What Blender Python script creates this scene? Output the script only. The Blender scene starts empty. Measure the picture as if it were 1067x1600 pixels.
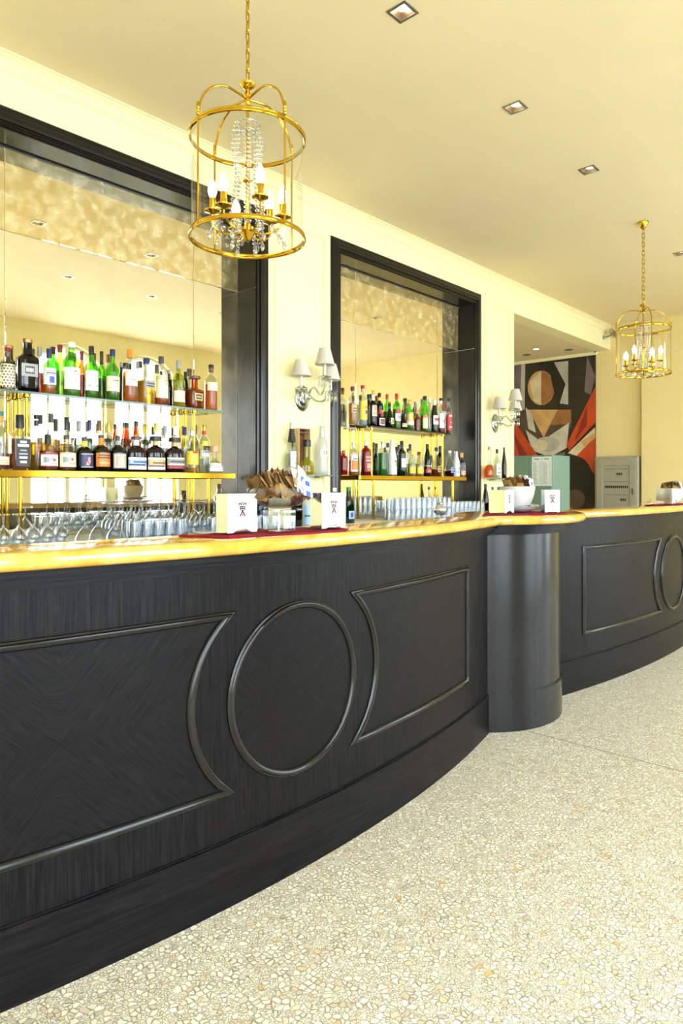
import bpy, math, random
from math import pi, sin, cos, atan2, sqrt, radians as R
random.seed(11)
SC = bpy.context.scene
COL = SC.collection

# ------------------------------------------------------------------ mesh builder
class MB:
    def __init__(s):
        s.v = []; s.f = []; s.m = []; s.uv = {}
    def add(s, verts, faces, mat=0):
        o = len(s.v); s.v.extend(verts)
        for f in faces:
            s.f.append(tuple(i + o for i in f)); s.m.append(mat)
        return o
    def box(s, x0, x1, y0, y1, z0, z1, mat=0):
        v = [(x, y, z) for z in (z0, z1) for y in (y0, y1) for x in (x0, x1)]
        s.add(v, [(0,2,3,1),(4,5,7,6),(0,1,5,4),(2,6,7,3),(0,4,6,2),(1,3,7,5)], mat)
    def cbox(s, x0, x1, y0, y1, z0, z1, c, mat=0):
        # box with all edges chamfered by c
        P = []
        F = []
        def pt(a, b, d): P.append((a, b, d)); return len(P) - 1
        X = (x0, x1); Y = (y0, y1); Z = (z0, z1); sg = (1, -1)
        idx = {}
        for i in (0,1):
            for j in (0,1):
                for k in (0,1):
                    idx[i,j,k,0] = pt(X[i], Y[j]+sg[j]*c, Z[k]+sg[k]*c)
                    idx[i,j,k,1] = pt(X[i]+sg[i]*c, Y[j], Z[k]+sg[k]*c)
                    idx[i,j,k,2] = pt(X[i]+sg[i]*c, Y[j]+sg[j]*c, Z[k])
        for i in (0,1):
            F.append([idx[i,0,0,0], idx[i,1,0,0], idx[i,1,1,0], idx[i,0,1,0]])
            F.append([idx[0,i,0,1], idx[1,i,0,1], idx[1,i,1,1], idx[0,i,1,1]])
            F.append([idx[0,0,i,2], idx[1,0,i,2], idx[1,1,i,2], idx[0,1,i,2]])
            for j in (0,1):
                F.append([idx[i,j,0,0], idx[i,j,1,0], idx[i,j,1,1], idx[i,j,0,1]])
                F.append([idx[i,0,j,0], idx[i,1,j,0], idx[i,1,j,2], idx[i,0,j,2]])
                F.append([idx[0,i,j,1], idx[1,i,j,1], idx[1,i,j,2], idx[0,i,j,2]])
                for k in (0,1): F.append([idx[i,j,k,0], idx[i,j,k,1], idx[i,j,k,2]])
        cx, cy, cz = (x0+x1)/2, (y0+y1)/2, (z0+z1)/2
        for q, f in enumerate(F):
            a, b, d = (P[f[0]], P[f[1]], P[f[2]])
            n = ((b[1]-a[1])*(d[2]-a[2])-(b[2]-a[2])*(d[1]-a[1]), (b[2]-a[2])*(d[0]-a[0])-(b[0]-a[0])*(d[2]-a[2]), (b[0]-a[0])*(d[1]-a[1])-(b[1]-a[1])*(d[0]-a[0]))
            if n[0]*(a[0]-cx)+n[1]*(a[1]-cy)+n[2]*(a[2]-cz) < 0: F[q] = f[::-1]
        s.add(P, F, mat)
    def lathe(s, prof, c=(0,0,0), seg=20, mat=0, n=2.0, asp=1.0, rot=0.0):
        # prof: list of (r, z) bottom to top; superellipse section n, depth aspect asp
        V = []; F = []; rings = []
        for r, z in prof:
            if r < 1e-6:
                V.append((c[0], c[1], c[2]+z)); rings.append([len(V)-1]*seg)
            else:
                ring = []
                for k in range(seg):
                    t = 2*pi*k/seg + rot
                    ct, st = cos(t), sin(t)
                    e = (abs(ct)**n + abs(st)**n)**(-1.0/n)
                    V.append((c[0]+r*e*ct, c[1]+r*asp*e*st, c[2]+z)); ring.append(len(V)-1)
                rings.append(ring)
        for a, b in zip(rings[:-1], rings[1:]):
            for k in range(seg):
                k2 = (k+1) % seg
                q = [a[k], a[k2], b[k2], b[k]]
                q2 = []
                for i in q:
                    if i not in q2: q2.append(i)
                if len(q2) > 2: F.append(q2)
        s.add(V, F, mat)
    def tube(s, pts, r, seg=8, mat=0, closed=False, caps=True):
        n = len(pts); V = []; F = []
        rr = r if isinstance(r, (list, tuple)) else [r]*n
        up = None; rings = []
        for i in range(n):
            if closed: a, b = pts[(i-1) % n], pts[(i+1) % n]
            else: a, b = pts[max(0, i-1)], pts[min(n-1, i+1)]
            t = [b[k]-a[k] for k in range(3)]; L = sqrt(sum(x*x for x in t)) or 1; t = [x/L for x in t]
            if up is None: up = [0,0,1] if abs(t[2]) < .9 else [1,0,0]
            d = sum(up[k]*t[k] for k in range(3)); u = [up[k]-d*t[k] for k in range(3)]
            L = sqrt(sum(x*x for x in u)) or 1; u = [x/L for x in u]; up = u
            w = [t[1]*u[2]-t[2]*u[1], t[2]*u[0]-t[0]*u[2], t[0]*u[1]-t[1]*u[0]]
            ring = []
            for k in range(seg):
                q = 2*pi*k/seg; cu, cw = cos(q)*rr[i], sin(q)*rr[i]
                V.append(tuple(pts[i][j]+u[j]*cu+w[j]*cw for j in range(3))); ring.append(len(V)-1)
            rings.append(ring)
        m = n if closed else n-1
        for i in range(m):
            a, b = rings[i], rings[(i+1) % n]
            for k in range(seg):
                k2 = (k+1) % seg; F.append((a[k], a[k2], b[k2], b[k]))
        if caps and not closed:
            F.append(tuple(rings[0][::-1])); F.append(tuple(rings[-1]))
        s.add(V, F, mat)
    def torus(s, c, Rr, r, seg=40, ts=10, mat=0, h=None):
        # ring about z; h = half height when the section is taller than thick
        V = []; F = []; h = h or r
        for i in range(seg):
            a = 2*pi*i/seg
            for k in range(ts):
                b = 2*pi*k/ts
                V.append((c[0]+(Rr+r*cos(b))*cos(a), c[1]+(Rr+r*cos(b))*sin(a), c[2]+h*sin(b)))
        for i in range(seg):
            for k in range(ts):
                i2, k2 = (i+1) % seg, (k+1) % ts
                F.append((i*ts+k, i2*ts+k, i2*ts+k2, i*ts+k2))
        s.add(V, F, mat)
    def sphere(s, c, r, seg=12, rings=8, mat=0, sz=1.0):
        s.lathe([(r*sin(pi*i/rings) if 0 < i < rings else 0, -r*sz*cos(pi*i/rings)) for i in range(rings+1)], c, seg, mat)
    def gem(s, c, r, h, mat=0, seg=6):
        s.lathe([(0, -h), (r*.6, -h*.55), (r, 0), (r*.6, h*.6), (0, h)], c, seg, mat)
    def prism(s, poly, z0, z1, mat=0, bev=0.0):
        n = len(poly)
        A = sum(poly[i][0]*poly[(i+1)%n][1]-poly[(i+1)%n][0]*poly[i][1] for i in range(n))
        if A < 0: poly = poly[::-1]
        V = [(x, y, z0) for x, y in poly] + [(x, y, z1) for x, y in poly]
        F = [tuple(range(n))[::-1], tuple(range(n, 2*n))] + [(i, (i+1)%n, n+(i+1)%n, n+i) for i in range(n)]
        s.add(V, F, mat)
    def xf(s, fn):
        s.v = [fn(p) for p in s.v]; return s
    def build(s, name, mats, parent=None, loc=None, smooth=40, uv=None):
        me = bpy.data.meshes.new(name)
        me.from_pydata(s.v, [], s.f)
        if not isinstance(mats, (list, tuple)): mats = [mats]
        for m in mats: me.materials.append(m)
        me.polygons.foreach_set('material_index', s.m)
        if smooth:
            me.polygons.foreach_set('use_smooth', [True]*len(s.f))
            me.update()
            try: me.set_sharp_from_angle(angle=R(smooth))
            except Exception: pass
        if uv:
            L = me.uv_layers.new(name='UVMap')
            for lp in me.loops:
                L.data[lp.index].uv = uv(me.vertices[lp.vertex_index].co)
        me.update()
        o = bpy.data.objects.new(name, me); COL.objects.link(o)
        if parent: o.parent = parent
        if loc: o.location = loc
        return o

def thing(name, label, cat, loc=(0,0,0), rz=0.0, group=None):
    o = bpy.data.objects.new(name, None); COL.objects.link(o)
    o.empty_display_size = .05
    o.location = loc; o.rotation_euler = (0, 0, rz)
    o['label'] = label; o['category'] = cat
    if group: o['group'] = group
    return o
def tag(o, label, cat, group=None):
    o['label'] = label; o['category'] = cat
    if group: o['group'] = group
    return o
def structure(o):
    o['kind'] = 'structure'; return o
def copy_tree(o, parent=None):
    c = o.copy(); COL.objects.link(c)
    if parent: c.parent = parent
    for ch in list(o.children): copy_tree(ch, c)
    return c

# ------------------------------------------------------------------ materials
def new_mat(name):
    m = bpy.data.materials.new(name); m.use_nodes = True
    nt = m.node_tree; nt.nodes.clear()
    out = nt.nodes.new('ShaderNodeOutputMaterial')
    return m, nt, out
def N(nt, t, **k):
    n = nt.nodes.new(t)
    for a, b in k.items(): setattr(n, a, b)
    return n
def L(nt, a, b): nt.links.new(a, b)
def rgba(c): return (c[0], c[1], c[2], 1)
def ramp(nt, fac, stops):
    r = N(nt, 'ShaderNodeValToRGB'); L(nt, fac, r.inputs[0])
    e = r.color_ramp.elements
    e[0].position, e[0].color = stops[0][0], rgba(stops[0][1])
    e[1].position, e[1].color = stops[-1][0], rgba(stops[-1][1])
    for p, c in stops[1:-1]:
        x = e.new(p); x.color = rgba(c)
    return r.outputs[0]
def bsdf(nt, out, **k):
    b = N(nt, 'ShaderNodeBsdfPrincipled')
    for a, v in k.items(): b.inputs[a.replace('_', ' ')].default_value = v
    L(nt, b.outputs[0], out.inputs[0]); return b
def noise(nt, vec, scale, detail=3, rough=.55, dist=0):
    n = N(nt, 'ShaderNodeTexNoise'); n.inputs['Scale'].default_value = scale
    n.inputs['Detail'].default_value = detail; n.inputs['Roughness'].default_value = rough
    n.inputs['Distortion'].default_value = dist
    if vec is not None: L(nt, vec, n.inputs['Vector'])
    return n.outputs['Fac']
def mapping(nt, src, scale=(1,1,1), rot=(0,0,0)):
    mp = N(nt, 'ShaderNodeMapping'); mp.inputs['Scale'].default_value = scale; mp.inputs['Rotation'].default_value = rot
    L(nt, src, mp.inputs['Vector']); return mp.outputs[0]
def bump(nt, h, strength, dist, b):
    n = N(nt, 'ShaderNodeBump'); n.inputs['Strength'].default_value = strength; n.inputs['Distance'].default_value = dist
    L(nt, h, n.inputs['Height']); L(nt, n.outputs[0], b.inputs['Normal'])
def plain(name, c, rough=.5, metal=0, var=.06, scale=30, spec=.5, coat=0):
    m, nt, out = new_mat(name)
    b = bsdf(nt, out, Roughness=rough, Metallic=metal, Coat_Weight=coat, Specular_IOR_Level=spec)
    tc = N(nt, 'ShaderNodeTexCoord')
    f = noise(nt, tc.outputs['Object'], scale, 2)
    lo = tuple(max(0, x*(1-var)) for x in c); hi = tuple(min(1, x*(1+var)) for x in c)
    L(nt, ramp(nt, f, [(.3, lo), (.7, hi)]), b.inputs['Base Color'])
    return m
def glassy(name, tint, refl=.06, rough=.02, edge=.9, body=None, bodyfac=0):
    # thin walled glass: tinted see-through plus a mirror coat that grows toward grazing angles
    m, nt, out = new_mat(name)
    tr = N(nt, 'ShaderNodeBsdfTransparent'); tr.inputs[0].default_value = rgba(tint)
    gl = N(nt, 'ShaderNodeBsdfGlossy'); gl.inputs['Roughness'].default_value = rough
    gl.inputs[0].default_value = (.95,.97,1,1)
    lw = N(nt, 'ShaderNodeLayerWeight'); lw.inputs['Blend'].default_value = .35
    mr = N(nt, 'ShaderNodeMapRange'); L(nt, lw.outputs['Facing'], mr.inputs[0])
    mr.inputs['From Min'].default_value = .2; mr.inputs['From Max'].default_value = 1
    mr.inputs['To Min'].default_value = refl; mr.inputs['To Max'].default_value = edge
    pw = N(nt, 'ShaderNodeMath', operation='POWER'); L(nt, mr.outputs[0], pw.inputs[0]); pw.inputs[1].default_value = 1.3
    src = tr.outputs[0]
    if body:
        df = N(nt, 'ShaderNodeBsdfDiffuse'); df.inputs[0].default_value = rgba(body)
        tl = N(nt, 'ShaderNodeBsdfTranslucent'); tl.inputs[0].default_value = rgba(body)
        ad = N(nt, 'ShaderNodeMixShader'); ad.inputs[0].default_value = .5
        L(nt, df.outputs[0], ad.inputs[1]); L(nt, tl.outputs[0], ad.inputs[2])
        mb = N(nt, 'ShaderNodeMixShader'); mb.inputs[0].default_value = bodyfac
        L(nt, tr.outputs[0], mb.inputs[1]); L(nt, ad.outputs[0], mb.inputs[2]); src = mb.outputs[0]
    mx = N(nt, 'ShaderNodeMixShader'); L(nt, pw.outputs[0], mx.inputs[0]); L(nt, src, mx.inputs[1]); L(nt, gl.outputs[0], mx.inputs[2])
    L(nt, mx.outputs[0], out.inputs[0]); return m
def emis(name, c, s):
    m, nt, out = new_mat(name); e = N(nt, 'ShaderNodeEmission'); e.inputs[0].default_value = rgba(c); e.inputs[1].default_value = s
    L(nt, e.outputs[0], out.inputs[0]); return m

def wood(name, uvmode=False, rot=0, lo=(.001,.0009,.0012), hi=(.0105,.0086,.0090), rough=.38, spec=.105, bmp=.05):
    m, nt, out = new_mat(name)
    b = bsdf(nt, out, Roughness=rough, Specular_IOR_Level=spec)
    tc = N(nt, 'ShaderNodeTexCoord')
    if uvmode: v = mapping(nt, tc.outputs['UV'], (230, 7, 1)); v2 = mapping(nt, tc.outputs['UV'], (560, 14, 1))
    else: v = mapping(nt, tc.outputs['Object'], (130, 130, 5) if rot == 0 else (5, 5, 130)); v2 = mapping(nt, tc.outputs['Object'], (380, 380, 10) if rot == 0 else (10, 10, 380))
    f = noise(nt, v, 1, 4, .6); g = noise(nt, v2, 1, 2, .6)
    mx = N(nt, 'ShaderNodeMath', operation='MULTIPLY'); L(nt, f, mx.inputs[0]); L(nt, g, mx.inputs[1])
    L(nt, ramp(nt, mx.outputs[0], [(.14, lo), (.36, hi)]), b.inputs['Base Color'])
    L(nt, ramp(nt, g, [(.3, (rough*1.15,)*3), (.7, (rough*.8,)*3)]), b.inputs['Roughness'])
    if bmp: bump(nt, mx.outputs[0], bmp, .002, b)
    return m

def mat_wall(name, c):
    m, nt, out = new_mat(name); b = bsdf(nt, out, Roughness=.75, Specular_IOR_Level=.25)
    tc = N(nt, 'ShaderNodeTexCoord'); f = noise(nt, tc.outputs['Object'], 1.7, 3); g = noise(nt, tc.outputs['Object'], 260, 2)
    L(nt, ramp(nt, f, [(.3, tuple(x*.965 for x in c)), (.7, c)]), b.inputs['Base Color'])
    bump(nt, g, .06, .001, b); return m

def mat_floor():
    m, nt, out = new_mat('terrazzo'); b = bsdf(nt, out, Roughness=.4, Specular_IOR_Level=.45)
    tc = N(nt, 'ShaderNodeTexCoord')
    ds = N(nt, 'ShaderNodeTexNoise'); ds.inputs['Scale'].default_value = 48; L(nt, tc.outputs['Object'], ds.inputs['Vector'])
    va = N(nt, 'ShaderNodeVectorMath', operation='SCALE'); L(nt, ds.outputs['Color'], va.inputs[0]); va.inputs['Scale'].default_value = .016
    ad = N(nt, 'ShaderNodeVectorMath', operation='ADD'); L(nt, tc.outputs['Object'], ad.inputs[0]); L(nt, va.outputs[0], ad.inputs[1])
    def chips(scale):
        v1 = N(nt, 'ShaderNodeTexVoronoi', feature='F1', voronoi_dimensions='2D'); v1.inputs['Scale'].default_value = scale; L(nt, ad.outputs[0], v1.inputs['Vector'])
        v2 = N(nt, 'ShaderNodeTexVoronoi', feature='DISTANCE_TO_EDGE', voronoi_dimensions='2D'); v2.inputs['Scale'].default_value = scale; L(nt, ad.outputs[0], v2.inputs['Vector'])
        sp = N(nt, 'ShaderNodeSeparateColor'); L(nt, v1.outputs['Color'], sp.inputs[0])
        chip = ramp(nt, sp.outputs[0], [(0, (.50,.44,.33)), (.14, (.72,.66,.50)), (.42, (.84,.80,.64)), (.72, (.78,.70,.52)), (.88, (.64,.49,.32)), (.95, (.86,.82,.70)), (1, (.62,.42,.12))])
        th = N(nt, 'ShaderNodeMath', operation='MULTIPLY_ADD'); L(nt, sp.outputs[2], th.inputs[0]); th.inputs[1].default_value = .09; th.inputs[2].default_value = .015
        gt = N(nt, 'ShaderNodeMapRange'); L(nt, v2.outputs['Distance'], gt.inputs[0]); L(nt, th.outputs[0], gt.inputs['From Min'])
        a2 = N(nt, 'ShaderNodeMath', operation='ADD'); L(nt, th.outputs[0], a2.inputs[0]); a2.inputs[1].default_value = .10; L(nt, a2.outputs[0], gt.inputs['From Max'])
        return chip, gt.outputs[0], sp.outputs[1]
    cA, gA, rA = chips(62); cB, gB, rB = chips(128)
    small = N(nt, 'ShaderNodeMath', operation='GREATER_THAN'); L(nt, rA, small.inputs[0]); small.inputs[1].default_value = .55
    cc = N(nt, 'ShaderNodeMix', data_type='RGBA'); L(nt, small.outputs[0], cc.inputs['Factor']); L(nt, cA, cc.inputs['A']); L(nt, cB, cc.inputs['B'])
    gg = N(nt, 'ShaderNodeMix', data_type='FLOAT'); L(nt, small.outputs[0], gg.inputs['Factor']); L(nt, gA, gg.inputs['A']); L(nt, gB, gg.inputs['B'])
    gro = ramp(nt, rB, [(0, (.24,.19,.12)), (1, (.38,.31,.21))])
    mx = N(nt, 'ShaderNodeMix', data_type='RGBA'); L(nt, gg.outputs['Result'], mx.inputs['Factor']); L(nt, gro, mx.inputs['A']); L(nt, cc.outputs['Result'], mx.inputs['B'])
    # expansion joint across the floor
    sx = N(nt, 'ShaderNodeSeparateXYZ'); L(nt, tc.outputs['Object'], sx.inputs[0])
    d = N(nt, 'ShaderNodeMath', operation='SUBTRACT'); L(nt, sx.outputs[0], d.inputs[0]); d.inputs[1].default_value = 3.275
    ab = N(nt, 'ShaderNodeMath', operation='ABSOLUTE'); L(nt, d.outputs[0], ab.inputs[0])
    lt = N(nt, 'ShaderNodeMath', operation='LESS_THAN'); L(nt, ab.outputs[0], lt.inputs[0]); lt.inputs[1].default_value = .0035
    m2 = N(nt, 'ShaderNodeMix', data_type='RGBA'); L(nt, lt.outputs[0], m2.inputs['Factor']); L(nt, mx.outputs['Result'], m2.inputs['A']); m2.inputs['B'].default_value = (.18,.15,.11,1)
    L(nt, m2.outputs['Result'], b.inputs['Base Color']); return m

def mat_marble():
    m, nt, out = new_mat('siena_marble'); b = bsdf(nt, out, Roughness=.12, Specular_IOR_Level=.6, Coat_Weight=.4, Coat_Roughness=.05)
    tc = N(nt, 'ShaderNodeTexCoord')
    f = noise(nt, tc.outputs['Object'], 7, 5, .6, .6); g = noise(nt, tc.outputs['Object'], 16, 4, .6, 1.5)
    base = ramp(nt, f, [(.28, (.47,.225,.018)), (.5, (.58,.33,.045)), (.72, (.70,.48,.14))])
    s2 = N(nt, 'ShaderNodeMath', operation='SUBTRACT'); L(nt, g, s2.inputs[0]); s2.inputs[1].default_value = .5
    ab = N(nt, 'ShaderNodeMath', operation='ABSOLUTE'); L(nt, s2.outputs[0], ab.inputs[0])
    vein = ramp(nt, ab.outputs[0], [(.0, (1,1,1)), (.022, (0,0,0))])
    k = N(nt, 'ShaderNodeMath', operation='MULTIPLY'); L(nt, vein, k.inputs[0]); k.inputs[1].default_value = .5
    mx = N(nt, 'ShaderNodeMix', data_type='RGBA'); L(nt, k.outputs[0], mx.inputs['Factor']); L(nt, base, mx.inputs['A']); mx.inputs['B'].default_value = (.42,.20,.04,1)
    L(nt, mx.outputs['Result'], b.inputs['Base Color']); return m

def mat_mirror(name, heavy):
    # aged mirror: clear silvering with cloudy tarnish patches
    m, nt, out = new_mat(name)
    b = bsdf(nt, out, Metallic=1.0, Roughness=.015)
    tc = N(nt, 'ShaderNodeTexCoord')
    f = noise(nt, tc.outputs['Object'], 13 if heavy else 5, 5, .6, .3); g = noise(nt, tc.outputs['Object'], 60, 2)
    d = N(nt, 'ShaderNodeBsdfDiffuse'); 
    L(nt, ramp(nt, f, [(.35, (.72,.55,.22)), (.62, (.84,.70,.38))]), d.inputs[0])
    L(nt, ramp(nt, f, [(.44, (.82,.70,.42) if heavy else (.95,.92,.80)), (.58, (1,.94,.76) if heavy else (.97,.94,.83))]), b.inputs['Base Color'])
    am = ramp(nt, f, [(.42, (.14,)*3 if heavy else (.03,)*3), (.64, (.34,)*3 if heavy else (.12,)*3)])
    sp = ramp(nt, g, [(.73, (0,0,0)), (.76, (.5,.5,.5))])
    ad = N(nt, 'ShaderNodeMath', operation='ADD', use_clamp=True); L(nt, am, ad.inputs[0])
    kk = N(nt, 'ShaderNodeMath', operation='MULTIPLY'); L(nt, sp, kk.inputs[0]); kk.inputs[1].default_value = .6 if heavy else .3; L(nt, kk.outputs[0], ad.inputs[1])
    mx = N(nt, 'ShaderNodeMixShader'); L(nt, ad.outputs[0], mx.inputs[0]); L(nt, b.outputs[0], mx.inputs[1]); L(nt, d.outputs[0], mx.inputs[2])
    L(nt, mx.outputs[0], out.inputs[0]); return m

M = {}
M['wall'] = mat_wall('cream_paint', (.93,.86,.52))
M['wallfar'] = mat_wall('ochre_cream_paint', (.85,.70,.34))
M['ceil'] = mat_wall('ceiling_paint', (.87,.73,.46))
M['white_paint'] = mat_wall('white_paint', (.9,.88,.8))
M['floor'] = mat_floor()
M['marble'] = mat_marble()
M['mirror'] = mat_mirror('aged_mirror', False)
M['mirror_old'] = mat_mirror('tarnished_mirror', True)
M['wood'] = wood('wenge')
M['wood_h'] = wood('wenge_horizontal', rot=1)
M['veneer'] = wood('wenge_matched_veneer', uvmode=True, rot=R(45), rough=.38)
M['mould'] = wood('wenge_moulding', lo=(.006,.005,.0045), hi=(.009,.0075,.007), rough=.17, spec=.36, bmp=0)
M['lacquer'] = wood('wenge_lacquer', lo=(.011,.0105,.011), hi=(.015,.0145,.015), rough=.22, spec=.30, bmp=0)
M['brass'] = plain('polished_brass', (.54,.33,.028), .12, 1, .05)
M['brass_dk'] = plain('aged_brass', (.45,.33,.10), .3, 1, .1)
M['chrome'] = plain('chrome', (.66,.67,.66), .08, 1, .03)
M['steel'] = plain('brushed_steel', (.40,.38,.35), .3, 1, .05)
M['copper'] = plain('copper_reflector', (.34,.25,.17), .4, 1, .05)
M['glass'] = glassy('clear_glass', (.93,.96,.96), .08, .02, .75)
M['lantern_glass'] = glassy('lantern_glass', (.97,.97,.95), .03, .02, .5)
M['pane'] = glassy('window_pane', (.98,.99,.99), .02, .01, .3)
M['shelfglass'] = glassy('shelf_glass', (.72,.86,.82), .12, .02, .8)
M['glass_edge'] = plain('green_glass_edge', (.10,.17,.14), .15, 0, .1)
M['reflect_dark_glass'] = glassy('dark_reflection_shelf_glass', (.16,.16,.15), .10, .02, .6, (.01,.01,.01), .5)  # dark reflection on the second upper shelf put into the glass colour
M['crystal'] = glassy('cut_crystal', (.74,.75,.73), .38, .04, .97)
M['stemware'] = glassy('stemware', (.84,.87,.90), .14, .02, .95)
GL = {'clear': ((.82,.85,.82), None, 0), 'green': ((.42,.90,.16), (.16,.66,.04), .22), 'olive': ((.74,.82,.16), (.5,.55,.06), .2),
      'dkgreen': ((.05,.17,.05), (.01,.05,.015), .4), 'amberg': ((.74,.24,.05), (.5,.12,.01), .25), 'dark': ((.05,.035,.03), (.012,.009,.008), .6),
      'plum': ((.10,.045,.06), (.035,.012,.02), .5), 'frost': ((.85,.88,.88), (.82,.85,.86), .6), 'redg': ((.60,.03,.02), (.45,.02,.01), .45), 'dolive': ((.06,.07,.02), (.02,.022,.008), .5)}
for k, (t, bd, bf) in GL.items(): M['g_'+k] = glassy('bottle_glass_'+k, t, .08, .03 if k != 'frost' else .25, .8, bd, bf)
LQ = {'amber': (.92,.34,.03), 'gold': (.95,.60,.06), 'brown': (.42,.11,.02), 'dred': (.28,.012,.02), 'orange': (.85,.17,.02), 'lgreen': (.03,.42,.03), 'red': (.75,.03,.02), 'water': (.80,.85,.85), 'lemon': (.80,.72,.18)}
for k, c in LQ.items(): M['l_'+k] = glassy('liquid_'+k, tuple(min(1, x*1.05+.02) for x in c), .02, .05, .2, c, .45)
CP = {'black': (.012,.012,.013), 'red': (.55,.02,.02), 'dred': (.20,.02,.02), 'navy': (.02,.03,.12), 'white': (.86,.86,.84), 'cream': (.84,.75,.52), 'tan': (.62,.42,.18), 'cork': (.60,.38,.18),
      'grey': (.30,.31,.31), 'silver': (.62,.64,.66), 'gold': (.66,.45,.09), 'orange': (.85,.22,.02), 'blue': (.05,.09,.40), 'ltblue': (.35,.55,.78), 'teal': (.03,.16,.17), 'yellow': (.88,.66,.04),
      'brown': (.14,.07,.04), 'kraft': (.46,.28,.11), 'green': (.04,.22,.05), 'wine': (.30,.02,.03), 'copper': (.62,.27,.12), 'rose': (.72,.42,.34), 'dkgrey': (.06,.06,.065), 'pinkish': (.72,.30,.28)}
for k, c in CP.items(): M['c_'+k] = plain('paint_'+k, c, .38, 1 if k in ('silver','gold','copper') else 0, .08, 60)
M['napkin'] = plain('white_enamel', (.62,.60,.58), .3, 0, .02)
M['porcelain'] = plain('porcelain', (.66,.65,.64), .15, 0, .02, coat=.5)
M['logo'] = plain('maroon_print', (.05,.004,.008), .5, 0, .05)
M['cloth'] = plain('red_cloth', (.20,.003,.014), .85, 0, .25, 120, spec=.2)
M['kraft'] = plain('kraft_paper', (.13,.060,.014), .6, 0, .25, 40)
M['kraft2'] = plain('kraft_paper_light', (.36,.21,.075), .6, 0, .2, 40)
M['bulb'] = emis('candle_bulb_glow', (1,.86,.60), 14)
M['spot'] = emis('downlight_glow', (1,.95,.85), 5)
def shade_mat():
    m, nt, out = new_mat('pleated_shade'); tc = N(nt, 'ShaderNodeTexCoord'); f = noise(nt, tc.outputs['Object'], 200, 2)
    d = N(nt, 'ShaderNodeBsdfDiffuse'); t = N(nt, 'ShaderNodeBsdfTranslucent'); c = ramp(nt, f, [(.3, (.76,.72,.65)), (.7, (.82,.78,.71))])
    L(nt, c, d.inputs[0]); L(nt, c, t.inputs[0]); x = N(nt, 'ShaderNodeMixShader'); x.inputs[0].default_value = .35
    L(nt, d.outputs[0], x.inputs[1]); L(nt, t.outputs[0], x.inputs[2]); L(nt, x.outputs[0], out.inputs[0]); return m
M['shade'] = shade_mat()
M['boxwood'] = plain('stained_box_wood', (.16,.05,.02), .4, 0, .2, 25)
M['boxside'] = plain('lit_box_tan_wood', (.60,.43,.18), .5, 0, .15, 25)  # box sides: light on them put into the tan; also plain clipboard wood
M['grey_plastic'] = plain('grey_plastic', (.36,.33,.25), .45, 0, .04)
M['dkwindow'] = plain('smoked_window', (.05,.048,.04), .15, 0, .05, coat=.3)
M['teal_panel'] = plain('teal_laminate', (.19,.32,.26), .4, 0, .05)
M['paper'] = plain('menu_paper', (.80,.88,.92), .6, 0, .03)
M['ink'] = plain('print_ink', (.05,.05,.07), .6, 0, .05)
M['terrace'] = plain('terrace_stone', (.62,.58,.50), .8, 0, .15, 4)
M['leaf'] = plain('hedge_leaf', (.10,.22,.06), .7, 0, .5, 14)
def mur(n, c): M['m_'+n] = plain('print_'+n, c, .5, 0, .18, 5)
for n, c in {'bg': (.028,.022,.014), 'red': (.55,.06,.012), 'dred': (.24,.02,.01), 'tan': (.62,.36,.13), 'dtan': (.34,.15,.045), 'pale': (.68,.58,.36), 'white': (.60,.55,.46), 'lilac': (.17,.13,.14), 'grey': (.46,.43,.38), 'dark': (.014,.012,.008), 'brown': (.10,.055,.035)}.items(): mur(n, c)

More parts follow.
